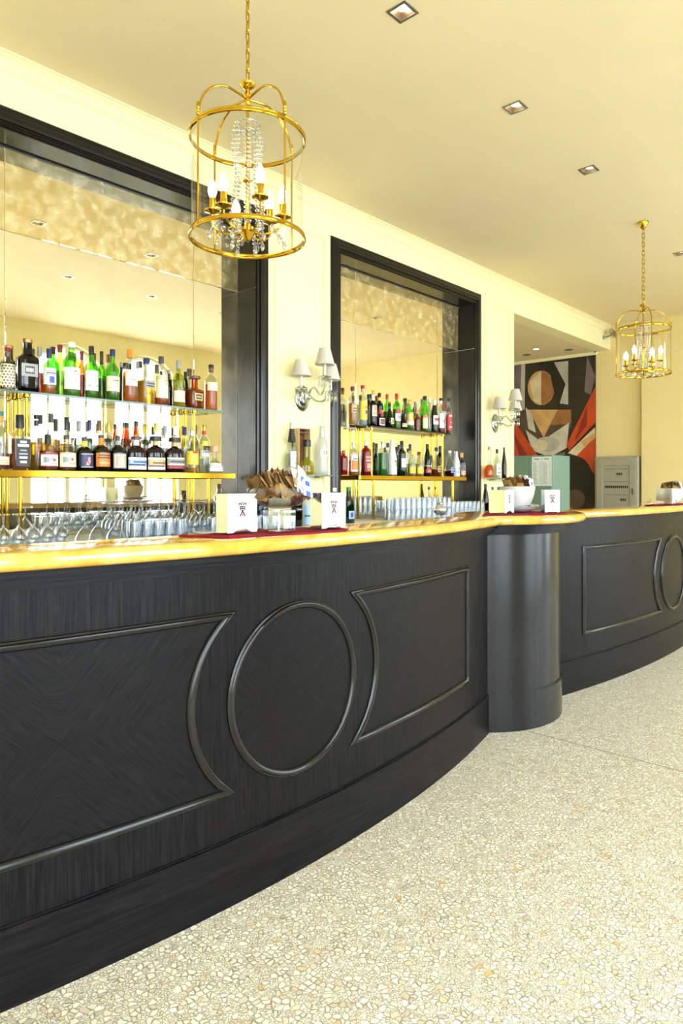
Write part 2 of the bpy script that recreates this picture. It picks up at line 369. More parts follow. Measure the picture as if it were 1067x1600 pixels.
# ------------------------------------------------------------------ measured layout (metres)
EXPO = 1.12
SKY = 7.6
JUG = (2.9816, 2.0085)
DR = [(9.0138, 4.4503), (9.3181, 4.7528), (9.3684, 4.1275)]
CAM1 = (9.5351, 3.3376)
CAM2 = (3.9048, 3.1873)
MURAL = [
 ([(5.2092, 3.1831), (5.0775, 3.1775), (5.0775, 2.4484), (5.2092, 2.3373)], 'lilac'),
 ([(5.0775, 3.1775), (5.0125, 3.1796), (5.0233, 2.4444), (5.0993, 2.45)], 'grey'),
 ([(4.5413, 3.123), (4.321, 3.1155), (4.321, 2.4688), (4.4805, 2.5006)], 'grey'),
 ([(4.5311, 2.736), (4.5364, 2.6786), (4.5522, 2.6249), (4.5777, 2.5777), (4.6117, 2.5391), (4.6527, 2.5112), (4.6986, 2.4954), (4.7472, 2.4926), (4.7961, 2.503), (4.8428, 2.5263), (4.885, 2.5614), (4.9204, 2.6066), (4.9471, 2.6596), (4.9638, 2.7176), (4.9694, 2.7777), (4.9638, 2.8367), (4.9471, 2.8916), (4.9204, 2.9395), (4.885, 2.9779), (4.8428, 3.005), (4.7961, 3.0194), (4.7472, 3.0206), (4.6986, 3.0086), (4.6527, 2.984), (4.6117, 2.9483), (4.5777, 2.9033), (4.5522, 2.8512), (4.5364, 2.7945)], 'tan'),
 ([(4.7472, 3.0206), (4.623, 2.9582), (4.5413, 2.7949), (4.5413, 2.6405), (4.6435, 2.5136), (4.7472, 2.4926)], 'dtan'),
 ([(4.9373, 2.8736), (4.7472, 3.0108), (4.7472, 2.5023), (4.8734, 2.5714)], 'pale'),
 ([(4.8311, 3.1578), (4.5413, 3.123), (4.3605, 2.777), (4.4805, 2.4045), (4.6025, 2.956)], 'dark'),
 ([(5.1102, 2.4508), (4.2718, 2.3891), (4.2718, 2.1237), (4.7055, 1.9334), (5.1102, 2.0906)], 'brown'),
 ([(4.9587, 2.4397), (4.4805, 2.4045), (4.7055, 1.9919)], 'tan'),
 ([(4.4805, 2.4045), (4.2718, 2.3891), (4.2718, 2.1805), (4.5922, 2.1803)], 'dtan'),
 ([(5.0017, 2.1248), (4.7472, 1.9352), (4.3012, 2.2013), (4.3407, 1.8228), (4.6025, 1.6966), (4.8946, 1.8032)], 'white'),
 ([(4.4403, 1.8839), (4.4454, 1.8585), (4.4602, 1.8347), (4.4842, 1.8137), (4.5162, 1.7965), (4.5547, 1.784), (4.5978, 1.7768), (4.6435, 1.7754), (4.6895, 1.7798), (4.7334, 1.7899), (4.773, 1.8052), (4.8062, 1.825), (4.8313, 1.8482), (4.8469, 1.8737), (4.8522, 1.9002), (4.8469, 1.9263), (4.8313, 1.9506), (4.8062, 1.9718), (4.773, 1.989), (4.7334, 2.0011), (4.6895, 2.0077), (4.6435, 2.0085), (4.5978, 2.0034), (4.5547, 1.9928), (4.5162, 1.9773), (4.4842, 1.9576), (4.4602, 1.9347), (4.4454, 1.9097)], 'grey'),
 ([(4.6435, 1.8725), (4.6461, 1.8532), (4.6537, 1.835), (4.666, 1.8188), (4.6824, 1.8055), (4.702, 1.7957), (4.724, 1.7899), (4.7472, 1.7885), (4.7704, 1.7915), (4.7926, 1.7987), (4.8125, 1.8099), (4.8292, 1.8245), (4.8417, 1.8417), (4.8496, 1.8607), (4.8522, 1.8805), (4.8496, 1.9001), (4.8417, 1.9185), (4.8292, 1.9348), (4.8125, 1.9481), (4.7926, 1.9578), (4.7704, 1.9633), (4.7472, 1.9645), (4.724, 1.9613), (4.702, 1.9538), (4.6824, 1.9425), (4.666, 1.928), (4.6537, 1.9109), (4.6461, 1.8921)], 'pale'),
 ([(5.0017, 2.4826), (4.8946, 2.356), (4.8311, 2.0764), (4.9587, 2.1423)], 'white'),
 ([(5.2092, 2.297), (4.789, 1.7016), (5.2092, 1.713)], 'red'),
 ([(5.2092, 2.0956), (4.9587, 1.7062), (5.1102, 1.7103)], 'dred'),
 ([(3.9082, 2.6953), (3.9082, 2.1773), (4.3012, 1.7834), (4.3407, 1.8799)], 'red'),
 ([(4.0306, 2.4273), (4.0306, 2.1475), (4.2229, 1.9131)], 'dred'),
 ([(3.9082, 2.1033), (3.9082, 1.4188), (4.2424, 1.7625)], 'red'),
 ([(4.0306, 3.1549), (3.9082, 2.8434), (3.9738, 2.5809), (4.0686, 2.636)], 'lilac'),
 ([(4.321, 1.746), (3.9175, 2.1038), (3.9082, 1.9738), (4.184, 1.7041)], 'pale'),
 ([(4.1261, 1.909), (3.9175, 2.0298), (3.9082, 1.9553), (4.0686, 1.8317)], 'tan'),
 ([(4.7576, 1.6812), (4.3605, 1.7663), (4.521, 0.8656), (4.7055, 0.8606)], 'lilac'),
 ([(3.9362, 1.3263), (3.9433, 1.2438), (3.9641, 1.1653), (3.9978, 1.0944), (4.0429, 1.0347), (4.0972, 0.9892), (4.1582, 0.9602), (4.2229, 0.9493), (4.2882, 0.9574), (4.3508, 0.9842), (4.4074, 1.0287), (4.4549, 1.0887), (4.4909, 1.1612), (4.5133, 1.2424), (4.521, 1.3282), (4.5133, 1.4139), (4.4909, 1.495), (4.4549, 1.5673), (4.4074, 1.6269), (4.3508, 1.6711), (4.2882, 1.6975), (4.2229, 1.7052), (4.1582, 1.6939), (4.0972, 1.6645), (4.0429, 1.6186), (3.9978, 1.5586), (3.9641, 1.4876), (3.9433, 1.4089)], 'dark'),
 ([(4.0591, 1.0651), (4.0627, 1.0338), (4.0733, 1.004), (4.0904, 0.977), (4.1131, 0.9543), (4.1405, 0.9369), (4.1711, 0.9257), (4.2034, 0.9214), (4.236, 0.9242), (4.267, 0.934), (4.2949, 0.9503), (4.3183, 0.9724), (4.3359, 0.9991), (4.3469, 1.0291), (4.3506, 1.0608), (4.3469, 1.0927), (4.3359, 1.123), (4.3183, 1.1502), (4.2949, 1.173), (4.267, 1.1901), (4.236, 1.2008), (4.2034, 1.2045), (4.1711, 1.2011), (4.1405, 1.1909), (4.1131, 1.1743), (4.0904, 1.1522), (4.0733, 1.1257), (4.0627, 1.0962)], 'brown'),
 ([(4.5413, 0.8651), (4.3605, 1.0035), (4.155, 0.8755)], 'red'),
]
BOTTLES = [
 {'label': 'clear bottle cut by the left picture edge, upper left shelf', 's': 1.4332, 'q': 3.764, 'z': 1.782, 'h': 0.201, 'd': 0.0692, 'shape': 'whisky', 'glass': 'clear', 'liq': 'amber', 'fill': 0.4, 'cap': 'black', 'caph': 0.16, 'lab': (0.1, 0.45, 70, 'cream', [(0.15, 0.255, -0.7, 0.58, 'brown'), (0.3833333333333333, 0.4883333333333333, -0.6, 0.45999999999999996, 'brown'), (0.6166666666666666, 0.7216666666666667, -0.49999999999999994, 0.7, 'brown')])},
 {'label': 'ornate brown-white patterned bottle with dark red cap, upper left shelf', 's': 1.5016, 'q': 3.764, 'z': 1.782, 'h': 0.228, 'd': 0.0735, 'shape': 'whisky', 'glass': 'clear', 'liq': 'brown', 'fill': 0.3, 'cap': 'dred', 'caph': 0.1, 'lab': (0.06, 0.6, 80, 'cream', [(0.0, 0.07, -1.0, -0.82, 'brown'), (0.0, 0.07, -0.6699999999999999, -0.48999999999999994, 'brown'), (0.0, 0.07, -0.33999999999999997, -0.15999999999999992, 'brown'), (0.0, 0.07, -0.010000000000000009, 0.17000000000000004, 'brown'), (0.0, 0.07, 0.32000000000000006, 0.5000000000000001, 'brown'), (0.0, 0.07, 0.6500000000000001, 0.8300000000000002, 'brown'), (0.125, 0.195, -0.84, -0.6599999999999999, 'brown'), (0.125, 0.195, -0.5099999999999999, -0.32999999999999996, 'brown'), (0.125, 0.195, -0.17999999999999997, 8.326672684688674e-17, 'brown'), (0.125, 0.195, 0.15, 0.33000000000000007, 'brown'), (0.125, 0.195, 0.4800000000000001, 0.6600000000000001, 'brown'), (0.125, 0.195, 0.8100000000000002, 0.9900000000000002, 'brown'), (0.25, 0.32, -1.0, -0.82, 'brown'), (0.25, 0.32, -0.6699999999999999, -0.48999999999999994, 'brown'), (0.25, 0.32, -0.33999999999999997, -0.15999999999999992, 'brown'), (0.25, 0.32, -0.010000000000000009, 0.17000000000000004, 'brown'), (0.25, 0.32, 0.32000000000000006, 0.5000000000000001, 'brown'), (0.25, 0.32, 0.6500000000000001, 0.8300000000000002, 'brown'), (0.375, 0.445, -0.84, -0.6599999999999999, 'brown'), (0.375, 0.445, -0.5099999999999999, -0.32999999999999996, 'brown'), (0.375, 0.445, -0.17999999999999997, 8.326672684688674e-17, 'brown'), (0.375, 0.445, 0.15, 0.33000000000000007, 'brown'), (0.375, 0.445, 0.4800000000000001, 0.6600000000000001, 'brown'), (0.375, 0.445, 0.8100000000000002, 0.9900000000000002, 'brown'), (0.5, 0.5700000000000001, -1.0, -0.82, 'brown'), (0.5, 0.5700000000000001, -0.6699999999999999, -0.48999999999999994, 'brown'), (0.5, 0.5700000000000001, -0.33999999999999997, -0.15999999999999992, 'brown'), (0.5, 0.5700000000000001, -0.010000000000000009, 0.17000000000000004, 'brown'), (0.5, 0.5700000000000001, 0.32000000000000006, 0.5000000000000001, 'brown'), (0.5, 0.5700000000000001, 0.6500000000000001, 0.8300000000000002, 'brown'), (0.625, 0.6950000000000001, -0.84, -0.6599999999999999, 'brown'), (0.625, 0.6950000000000001, -0.5099999999999999, -0.32999999999999996, 'brown'), (0.625, 0.6950000000000001, -0.17999999999999997, 8.326672684688674e-17, 'brown'), (0.625, 0.6950000000000001, 0.15, 0.33000000000000007, 'brown'), (0.625, 0.6950000000000001, 0.4800000000000001, 0.6600000000000001, 'brown'), (0.625, 0.6950000000000001, 0.8100000000000002, 0.9900000000000002, 'brown'), (0.75, 0.8200000000000001, -1.0, -0.82, 'brown'), (0.75, 0.8200000000000001, -0.6699999999999999, -0.48999999999999994, 'brown'), (0.75, 0.8200000000000001, -0.33999999999999997, -0.15999999999999992, 'brown'), (0.75, 0.8200000000000001, -0.010000000000000009, 0.17000000000000004, 'brown'), (0.75, 0.8200000000000001, 0.32000000000000006, 0.5000000000000001, 'brown'), (0.75, 0.8200000000000001, 0.6500000000000001, 0.8300000000000002, 'brown'), (0.875, 0.9450000000000001, -0.84, -0.6599999999999999, 'brown'), (0.875, 0.9450000000000001, -0.5099999999999999, -0.32999999999999996, 'brown'), (0.875, 0.9450000000000001, -0.17999999999999997, 8.326672684688674e-17, 'brown'), (0.875, 0.9450000000000001, 0.15, 0.33000000000000007, 'brown'), (0.875, 0.9450000000000001, 0.4800000000000001, 0.6600000000000001, 'brown'), (0.875, 0.9450000000000001, 0.8100000000000002, 0.9900000000000002, 'brown')]), 'neck': ('brown', 0.78, 0.88)},
 {'label': 'big square black bottle with embossed shield and copper cap, upper left shelf', 's': 1.6061, 'q': 3.764, 'z': 1.782, 'h': 0.2888, 'd': 0.1127, 'shape': 'square', 'glass': 'dark', 'liq': 'brown', 'fill': 0.5, 'cap': 'copper', 'caph': 0.07, 'lab': (0.28, 0.52, 38, 'grey', [(0.2, 0.8, -0.6, 0.6, 'dkgrey'), (0.35, 0.65, -0.45, 0.45, 'silver')]), 'rz': -6, 'capr': 1.25},
 {'label': 'clear bottle of brown spirit with grey cap behind the squared black bottle, upper left shelf', 's': 1.7083, 'q': 3.845, 'z': 1.782, 'h': 0.2732, 'd': 0.0636, 'shape': 'whisky', 'glass': 'clear', 'liq': 'brown', 'fill': 0.45, 'cap': 'grey', 'caph': 0.19},
 {'label': 'clear whisky bottle with navy cap, tan band and blue-white label, upper left shelf', 's': 1.7259, 'q': 3.764, 'z': 1.782, 'h': 0.2542, 'd': 0.0734, 'shape': 'whisky', 'glass': 'clear', 'liq': 'amber', 'fill': 0.32, 'cap': 'navy', 'caph': 0.2, 'lab': (0.2, 0.56, 75, 'white', [(0.1, 0.5, -0.3, 0.3, 'blue'), (0.55, 0.62, -0.7, 0.7, 'ltblue'), (0.66, 0.74, -0.6, 0.6, 'blue'), (0.8, 0.84, -0.7, 0.7, 'orange')]), 'neck': ('tan', 0.83, 0.89)},
 {'label': 'green bottle with dark red cap behind the navy capped whisky, upper left shelf', 's': 1.8265, 'q': 3.845, 'z': 1.782, 'h': 0.3019, 'd': 0.0687, 'shape': 'wine', 'glass': 'green', 'liq': 'gold', 'fill': 0.5, 'cap': 'dred', 'caph': 0.14},
 {'label': 'green whisky bottle with white cap and tall white label, upper left shelf', 's': 1.8554, 'q': 3.764, 'z': 1.782, 'h': 0.3098, 'd': 0.0932, 'shape': 'wine', 'glass': 'green', 'liq': 'brown', 'fill': 0.45, 'cap': 'white', 'caph': 0.1, 'lab': (0.12, 0.52, 82, 'white', [(0.8, 0.86, -0.08, 0.08, 'dkgrey'), (0.34, 0.4, -0.1, 0.1, 'grey'), (0.2, 0.215, -0.7, 0.7, 'grey'), (0.5, 0.515, -0.5, 0.5, 'grey')]), 'txt': ('LAPHROAIG', 0.405, 0.0125, 'dkgrey')},
 {'label': 'brown bottle with dark red cap behind the tall white label, upper left shelf', 's': 1.958, 'q': 3.845, 'z': 1.782, 'h': 0.284, 'd': 0.0518, 'shape': 'whisky', 'glass': 'amberg', 'liq': 'brown', 'fill': 0.5, 'cap': 'dred', 'caph': 0.18},
 {'label': 'pale green whisky bottle with black cap and white label, upper left shelf', 's': 1.9756, 'q': 3.764, 'z': 1.782, 'h': 0.3059, 'd': 0.077, 'shape': 'whisky', 'glass': 'green', 'liq': 'brown', 'fill': 0.2, 'cap': 'black', 'caph': 0.17, 'lab': (0.14, 0.52, 82, 'white', [(0.2, 0.3, 0.2, 0.45, 'grey'), (0.2, 0.28, -0.6, -0.4, 'grey'), (0.5, 0.53, -0.4, 0.4, 'grey')]), 'txt': ('TALISKER', 0.43, 0.0125, 'dkgrey')},
 {'label': 'slim green bottle with black cap and no label, upper left shelf', 's': 2.0838, 'q': 3.845, 'z': 1.782, 'h': 0.3022, 'd': 0.053, 'shape': 'whisky', 'glass': 'green', 'liq': 'brown', 'fill': 0.45, 'cap': 'black', 'caph': 0.16, 'neck': ('black', 0.74, 0.84)},
 {'label': 'green whisky bottle with cream label right of the slim green bottle, upper left shelf', 's': 2.1099, 'q': 3.764, 'z': 1.782, 'h': 0.3068, 'd': 0.0826, 'shape': 'whisky', 'glass': 'green', 'liq': 'brown', 'fill': 0.42, 'cap': 'navy', 'caph': 0.14, 'lab': (0.17, 0.46, 82, 'cream', [(0.7, 0.76, -0.25, 0.35, 'brown'), (0.5, 0.53, -0.3, 0.3, 'tan'), (0.3, 0.32, -0.5, 0.5, 'tan')]), 'txt': ('Caol', 0.37, 0.014, 'brown')},
 {'label': 'dark bottle with grey cap behind the cream labelled green one, upper left shelf', 's': 2.2155, 'q': 3.845, 'z': 1.782, 'h': 0.2539, 'd': 0.0504, 'shape': 'whisky', 'glass': 'dark', 'liq': 'brown', 'fill': 0.4, 'cap': 'grey', 'caph': 0.12},
 {'label': 'amber whisky bottle with orange cap and white label, upper left shelf', 's': 2.2247, 'q': 3.764, 'z': 1.782, 'h': 0.3236, 'd': 0.0882, 'shape': 'whisky', 'glass': 'clear', 'liq': 'amber', 'fill': 0.56, 'cap': 'orange', 'caph': 0.16, 'lab': (0.3, 0.6, 62, 'white', [(0.35, 0.4, -0.4, 0.4, 'orange'), (0.6, 0.64, -0.3, 0.3, 'tan')])},
 {'label': 'clear bottle with grey cap behind the orange capped whisky, upper left shelf', 's': 2.3263, 'q': 3.845, 'z': 1.782, 'h': 0.2726, 'd': 0.0554, 'shape': 'whisky', 'glass': 'clear', 'liq': 'amber', 'fill': 0.4, 'cap': 'grey', 'caph': 0.16},
 {'label': 'square whisky bottle with navy cap and slanted striped label, upper left shelf', 's': 2.34, 'q': 3.764, 'z': 1.782, 'h': 0.2846, 'd': 0.0978, 'shape': 'square', 'glass': 'clear', 'liq': 'gold', 'fill': 0.5, 'cap': 'navy', 'caph': 0.13, 'lab': (0.34, 0.5, 40, 'grey', [(0.2, 0.35, -0.8, 0.8, 'navy'), (0.55, 0.7, -0.8, 0.8, 'navy')]), 'rz': 10},
 {'label': 'clear whisky bottle with tan cap top and big cream label, upper left shelf', 's': 2.4459, 'q': 3.764, 'z': 1.782, 'h': 0.3113, 'd': 0.0877, 'shape': 'whisky', 'glass': 'clear', 'liq': 'orange', 'fill': 0.2, 'cap': 'dkgrey', 'caph': 0.14, 'lab': (0.14, 0.6, 80, 'cream', [(0.72, 0.78, -0.1, 0.5, 'tan'), (0.62, 0.65, 0.0, 0.45, 'grey')]), 'neck': ('tan', 0.95, 1.0)},
 {'label': 'small dark bottle behind the big cream label, upper left shelf', 's': 2.5566, 'q': 3.845, 'z': 1.782, 'h': 0.2488, 'd': 0.0534, 'shape': 'whisky', 'glass': 'dark', 'liq': 'brown', 'fill': 0.4, 'cap': 'grey', 'caph': 0.1},
 {'label': 'olive green bottle with red-tipped grey cap and low cream label, upper left shelf', 's': 2.5754, 'q': 3.764, 'z': 1.782, 'h': 0.3043, 'd': 0.0815, 'shape': 'whisky', 'glass': 'olive', 'liq': 'gold', 'fill': 0.4, 'cap': 'grey', 'caph': 0.19, 'lab': (0.1, 0.34, 80, 'cream', [(0.5, 0.55, -0.5, 0.5, 'tan'), (0.3, 0.33, -0.5, 0.5, 'tan')]), 'neck': ('red', 0.96, 1.0)},
 {'label': 'slim black bottle behind the olive green bottle, upper left shelf', 's': 2.6863, 'q': 3.845, 'z': 1.782, 'h': 0.252, 'd': 0.0504, 'shape': 'champ', 'glass': 'dark', 'liq': 'brown', 'fill': 0.4, 'cap': 'black', 'caph': 0.2},
 {'label': 'low square decanter of dark spirit with round stopper, upper left shelf', 's': 2.7004, 'q': 3.764, 'z': 1.782, 'h': 0.2151, 'd': 0.1164, 'shape': 'decant', 'glass': 'amberg', 'liq': 'brown', 'fill': 0.5, 'cap': 'brown', 'caph': 0.08, 'lab': (0.24, 0.46, 30, 'gold', [(0.15, 0.85, -0.8, 0.8, 'dkgrey'), (0.42, 0.58, -0.6, 0.6, 'cream')]), 'rz': 8, 'capr': 2.0},
 {'label': 'amber bottle with black cap at the right end, upper left shelf', 's': 2.8362, 'q': 3.764, 'z': 1.782, 'h': 0.3091, 'd': 0.085, 'shape': 'wine', 'glass': 'clear', 'liq': 'amber', 'fill': 0.56, 'cap': 'black', 'caph': 0.08, 'lab': (0.42, 0.6, 70, 'cream', [(0.3, 0.7, -0.4, 0.4, 'white')]), 'neck': ('brown', 0.84, 0.92)},
 {'label': 'clear bottle with teal and orange cap at the left picture edge, lower left shelf', 's': 1.446, 'q': 3.722, 'z': 1.357, 'h': 0.3045, 'd': 0.0918, 'shape': 'whisky', 'glass': 'clear', 'liq': 'brown', 'fill': 0.28, 'cap': 'teal', 'caph': 0.08, 'lab': (0.08, 0.22, 60, 'cream', [(0.15, 0.3075, -0.7, 0.58, 'tan'), (0.5, 0.6575, -0.6, 0.45999999999999996, 'tan')]), 'neck': ('orange', 0.82, 0.92)},
 {'label': 'square whiskey bottle with black label and black cap, lower left shelf', 's': 1.5406, 'q': 3.705, 'z': 1.357, 'h': 0.2937, 'd': 0.0967, 'shape': 'square', 'glass': 'clear', 'liq': 'brown', 'fill': 0.56, 'cap': 'black', 'caph': 0.25, 'lab': (0.06, 0.56, 40, 'black', [(0.84, 0.92, -0.5, 0.5, 'white'), (0.71, 0.8, -0.8, 0.8, 'white'), (0.55, 0.6, -0.5, 0.5, 'grey'), (0.42, 0.48, -0.65, 0.65, 'grey'), (0.28, 0.36, -0.6, 0.6, 'white'), (0.12, 0.2, -0.5, 0.5, 'white')]), 'rz': 6},
 {'label': 'tall clear bottle with gold liquid behind the brass post, lower left shelf', 's': 1.6802, 'q': 3.822, 'z': 1.357, 'h': 0.3123, 'd': 0.07, 'shape': 'whisky', 'glass': 'clear', 'liq': 'gold', 'fill': 0.5, 'cap': 'black', 'caph': 0.08, 'neck': ('black', 0.8, 0.9)},
 {'label': 'squat rum bottle with dark cap and white label edged red, lower left shelf', 's': 1.6995, 'q': 3.722, 'z': 1.357, 'h': 0.1977, 'd': 0.1035, 'shape': 'squat', 'glass': 'clear', 'liq': 'brown', 'fill': 0.55, 'cap': 'black', 'caph': 0.26, 'lab': (0.1, 0.47, 66, 'white', [(0.9, 1, -1, 1, 'red'), (0, 0.07, -1, 1, 'red'), (0.4, 0.6, 0.1, 0.35, 'red'), (0.3, 0.7, -0.7, -0.2, 'grey'), (0.2, 0.26, -0.2, 0.6, 'grey')]), 'txt': ('7', 0.29, 0.03, 'red')},
 {'label': 'tall clear gold spirit bottle with dark cap behind the squat rum bottles, lower left shelf', 's': 1.7635, 'q': 3.822, 'z': 1.357, 'h': 0.3259, 'd': 0.0676, 'shape': 'whisky', 'glass': 'clear', 'liq': 'gold', 'fill': 0.55, 'cap': 'dkgrey', 'caph': 0.16},
 {'label': 'squat rum bottle with cream label, right of its red-edged twin, lower left shelf', 's': 1.8048, 'q': 3.722, 'z': 1.357, 'h': 0.1998, 'd': 0.1022, 'shape': 'squat', 'glass': 'clear', 'liq': 'brown', 'fill': 0.5, 'cap': 'dkgrey', 'caph': 0.12, 'lab': (0.1, 0.5, 66, 'cream', [(0.92, 0.97, -1, 1, 'tan'), (0.45, 0.6, 0.1, 0.3, 'red'), (0.3, 0.7, -0.7, -0.2, 'grey'), (0.2, 0.26, -0.2, 0.6, 'grey')]), 'txt': ('15', 0.31, 0.026, 'red'), 'neck': ('copper', 0.8, 0.88)},
 {'label': 'tall bottle with black neck above the cream rum label, lower left shelf', 's': 1.8533, 'q': 3.822, 'z': 1.357, 'h': 0.3106, 'd': 0.0651, 'shape': 'whisky', 'glass': 'clear', 'liq': 'gold', 'fill': 0.5, 'cap': 'black', 'caph': 0.24},
 {'label': 'round black bottle with dark blue label and green neck, lower left shelf', 's': 1.9108, 'q': 3.722, 'z': 1.357, 'h': 0.1945, 'd': 0.1007, 'shape': 'squat', 'glass': 'dark', 'liq': 'brown', 'fill': 0.5, 'cap': 'dkgrey', 'caph': 0.1, 'lab': (0.1, 0.5, 45, 'navy', [(0, 0.04, -1, 1, 'white'), (0.96, 1, -1, 1, 'white'), (0.3, 0.75, -0.1, 0.3, 'pinkish'), (0.15, 0.4, -0.3, 0.1, 'rose')]), 'neck': ('yellow', 0.72, 0.88)},
 {'label': 'dark green bottle with bright orange label and orange neck, lower left shelf', 's': 2.0131, 'q': 3.722, 'z': 1.357, 'h': 0.211, 'd': 0.1026, 'shape': 'squat', 'glass': 'dolive', 'liq': 'brown', 'fill': 0.5, 'cap': 'dkgrey', 'caph': 0.08, 'lab': (0.12, 0.5, 58, 'orange', [(0.78, 0.88, -0.7, 0.9, 'dkgrey'), (0.6, 0.7, -0.8, 0.9, 'dkgrey'), (0.2, 0.35, -0.6, 0.6, 'tan')]), 'neck': ('orange', 0.72, 0.92)},
 {'label': 'black bottle with grey square portrait label, lower left shelf', 's': 2.1195, 'q': 3.722, 'z': 1.357, 'h': 0.2128, 'd': 0.0972, 'shape': 'squat', 'glass': 'dark', 'liq': 'brown', 'fill': 0.5, 'cap': 'dkgrey', 'caph': 0.14, 'lab': (0.08, 0.5, 58, 'grey', [(0.08, 0.92, -0.85, 0.85, 'cream'), (0.14, 0.86, -0.75, 0.75, 'dkgrey'), (0.2, 0.62, -0.35, 0.35, 'cream'), (0.55, 0.78, -0.18, 0.18, 'cream')]), 'neck': ('grey', 0.74, 0.86)},
 {'label': 'flat plum bottle with blue landscape label, leftmost of three alike, lower left shelf', 's': 2.2432, 'q': 3.722, 'z': 1.357, 'h': 0.2155, 'd': 0.1261, 'shape': 'flask', 'glass': 'plum', 'liq': 'brown', 'fill': 0.55, 'cap': 'dkgrey', 'caph': 0.08, 'lab': (0.06, 0.4, 64, 'ltblue', [(0.0, 0.3, -1, 1, 'white'), (0.32, 0.45, -0.9, 0.6, 'navy'), (0.55, 0.7, -0.5, 0.9, 'blue'), (0.82, 1, -1, 1, 'white')]), 'neck': ('white', 0.74, 0.9), 'capr': 2.0},
 {'label': 'flat plum bottle with gold landscape label, middle of three alike, lower left shelf', 's': 2.3772, 'q': 3.722, 'z': 1.357, 'h': 0.2224, 'd': 0.1252, 'shape': 'flask', 'glass': 'plum', 'liq': 'brown', 'fill': 0.55, 'cap': 'black', 'caph': 0.12, 'lab': (0.06, 0.4, 64, 'tan', [(0.0, 0.22, -1, 1, 'white'), (0.25, 0.35, -0.9, 0.6, 'navy'), (0.5, 0.62, -0.5, 0.9, 'brown'), (0.82, 1, -1, 1, 'cream')]), 'neck': ('tan', 0.75, 0.87), 'capr': 2.2},
 {'label': 'flat plum bottle with dark silver label, rightmost of three alike, lower left shelf', 's': 2.5177, 'q': 3.722, 'z': 1.357, 'h': 0.2216, 'd': 0.1323, 'shape': 'flask', 'glass': 'plum', 'liq': 'brown', 'fill': 0.55, 'cap': 'black', 'caph': 0.12, 'lab': (0.1, 0.42, 64, 'grey', [(0.0, 0.3, -1, 1, 'wine'), (0.34, 0.42, -0.9, 0.9, 'cream'), (0.55, 0.72, -0.7, 0.7, 'dkgrey'), (0.88, 1, -1, 1, 'cream')]), 'neck': ('tan', 0.75, 0.87), 'capr': 2.2},
 {'label': 'clear tapered bottle with broad yellow label, lower left shelf', 's': 2.6502, 'q': 3.722, 'z': 1.357, 'h': 0.2785, 'd': 0.0861, 'shape': 'champ', 'glass': 'clear', 'liq': 'gold', 'fill': 0.12, 'cap': 'silver', 'caph': 0.14, 'lab': (0.18, 0.5, 85, 'yellow', [(0.84, 1, -0.3, 0.3, 'red'), (0.6, 0.64, -0.7, 0.7, 'tan'), (0.3, 0.33, -0.7, 0.7, 'tan')])},
 {'label': 'clear cachaca bottle numbered 51 beside the right brass post, lower left shelf', 's': 2.8304, 'q': 3.835, 'z': 1.357, 'h': 0.3302, 'd': 0.0729, 'shape': 'wine', 'glass': 'clear', 'liq': 'water', 'fill': 0.3, 'cap': 'gold', 'caph': 0.12, 'lab': (0.34, 0.66, 88, 'yellow', [(0.0, 0.42, -1, 1, 'white'), (0.22, 0.7, -0.5, 0.5, 'black')]), 'txt': ('51', 0.49, 0.022, 'white'), 'neck': ('red', 0.8, 0.88)},
 {'label': 'round squat tequila bottle with cork stopper at the shelf end, lower left shelf', 's': 2.831, 'q': 3.722, 'z': 1.357, 'h': 0.1814, 'd': 0.1182, 'shape': 'onion', 'glass': 'clear', 'liq': 'water', 'fill': 0.3, 'cap': 'cork', 'caph': 0.22, 'lab': (0.06, 0.36, 60, 'white', [(0.5, 0.56, -0.3, 0.3, 'grey'), (0.2, 0.3, 0.3, 0.6, 'dkgrey')]), 'capr': 1.9},
 {'label': 'tall clear bottle, grey cap, behind the round black bottle, lower left shelf', 's': 1.9306, 'q': 3.822, 'z': 1.357, 'h': 0.2975, 'd': 0.0624, 'shape': 'whisky', 'glass': 'clear', 'liq': 'water', 'fill': 0.5, 'cap': 'grey', 'caph': 0.2},
 {'label': 'tall clear bottle, navy cap, behind the orange labelled bottle, left one, lower left shelf', 's': 1.994, 'q': 3.822, 'z': 1.357, 'h': 0.3057, 'd': 0.0631, 'shape': 'whisky', 'glass': 'clear', 'liq': 'water', 'fill': 0.5, 'cap': 'navy', 'caph': 0.2},
 {'label': 'tall clear bottle, brown cap, behind the orange labelled bottle, right one, lower left shelf', 's': 2.0549, 'q': 3.822, 'z': 1.357, 'h': 0.3062, 'd': 0.0638, 'shape': 'whisky', 'glass': 'clear', 'liq': 'water', 'fill': 0.5, 'cap': 'brown', 'caph': 0.2},
 {'label': 'tall clear bottle, gold cap, behind the portrait labelled bottle, left one, lower left shelf', 's': 2.1171, 'q': 3.822, 'z': 1.357, 'h': 0.2989, 'd': 0.0646, 'shape': 'whisky', 'glass': 'clear', 'liq': 'water', 'fill': 0.5, 'cap': 'gold', 'caph': 0.2},
 {'label': 'tall clear bottle, white cap, behind the portrait labelled bottle, right one, lower left shelf', 's': 2.1807, 'q': 3.822, 'z': 1.357, 'h': 0.3031, 'd': 0.0653, 'shape': 'whisky', 'glass': 'clear', 'liq': 'water', 'fill': 0.5, 'cap': 'white', 'caph': 0.2},
 {'label': 'red-brown tall bottle with black cap, left of the back row pair, lower left shelf', 's': 2.237, 'q': 3.822, 'z': 1.357, 'h': 0.303, 'd': 0.0582, 'shape': 'champ', 'glass': 'amberg', 'liq': 'dred', 'fill': 0.6, 'cap': 'black', 'caph': 0.1},
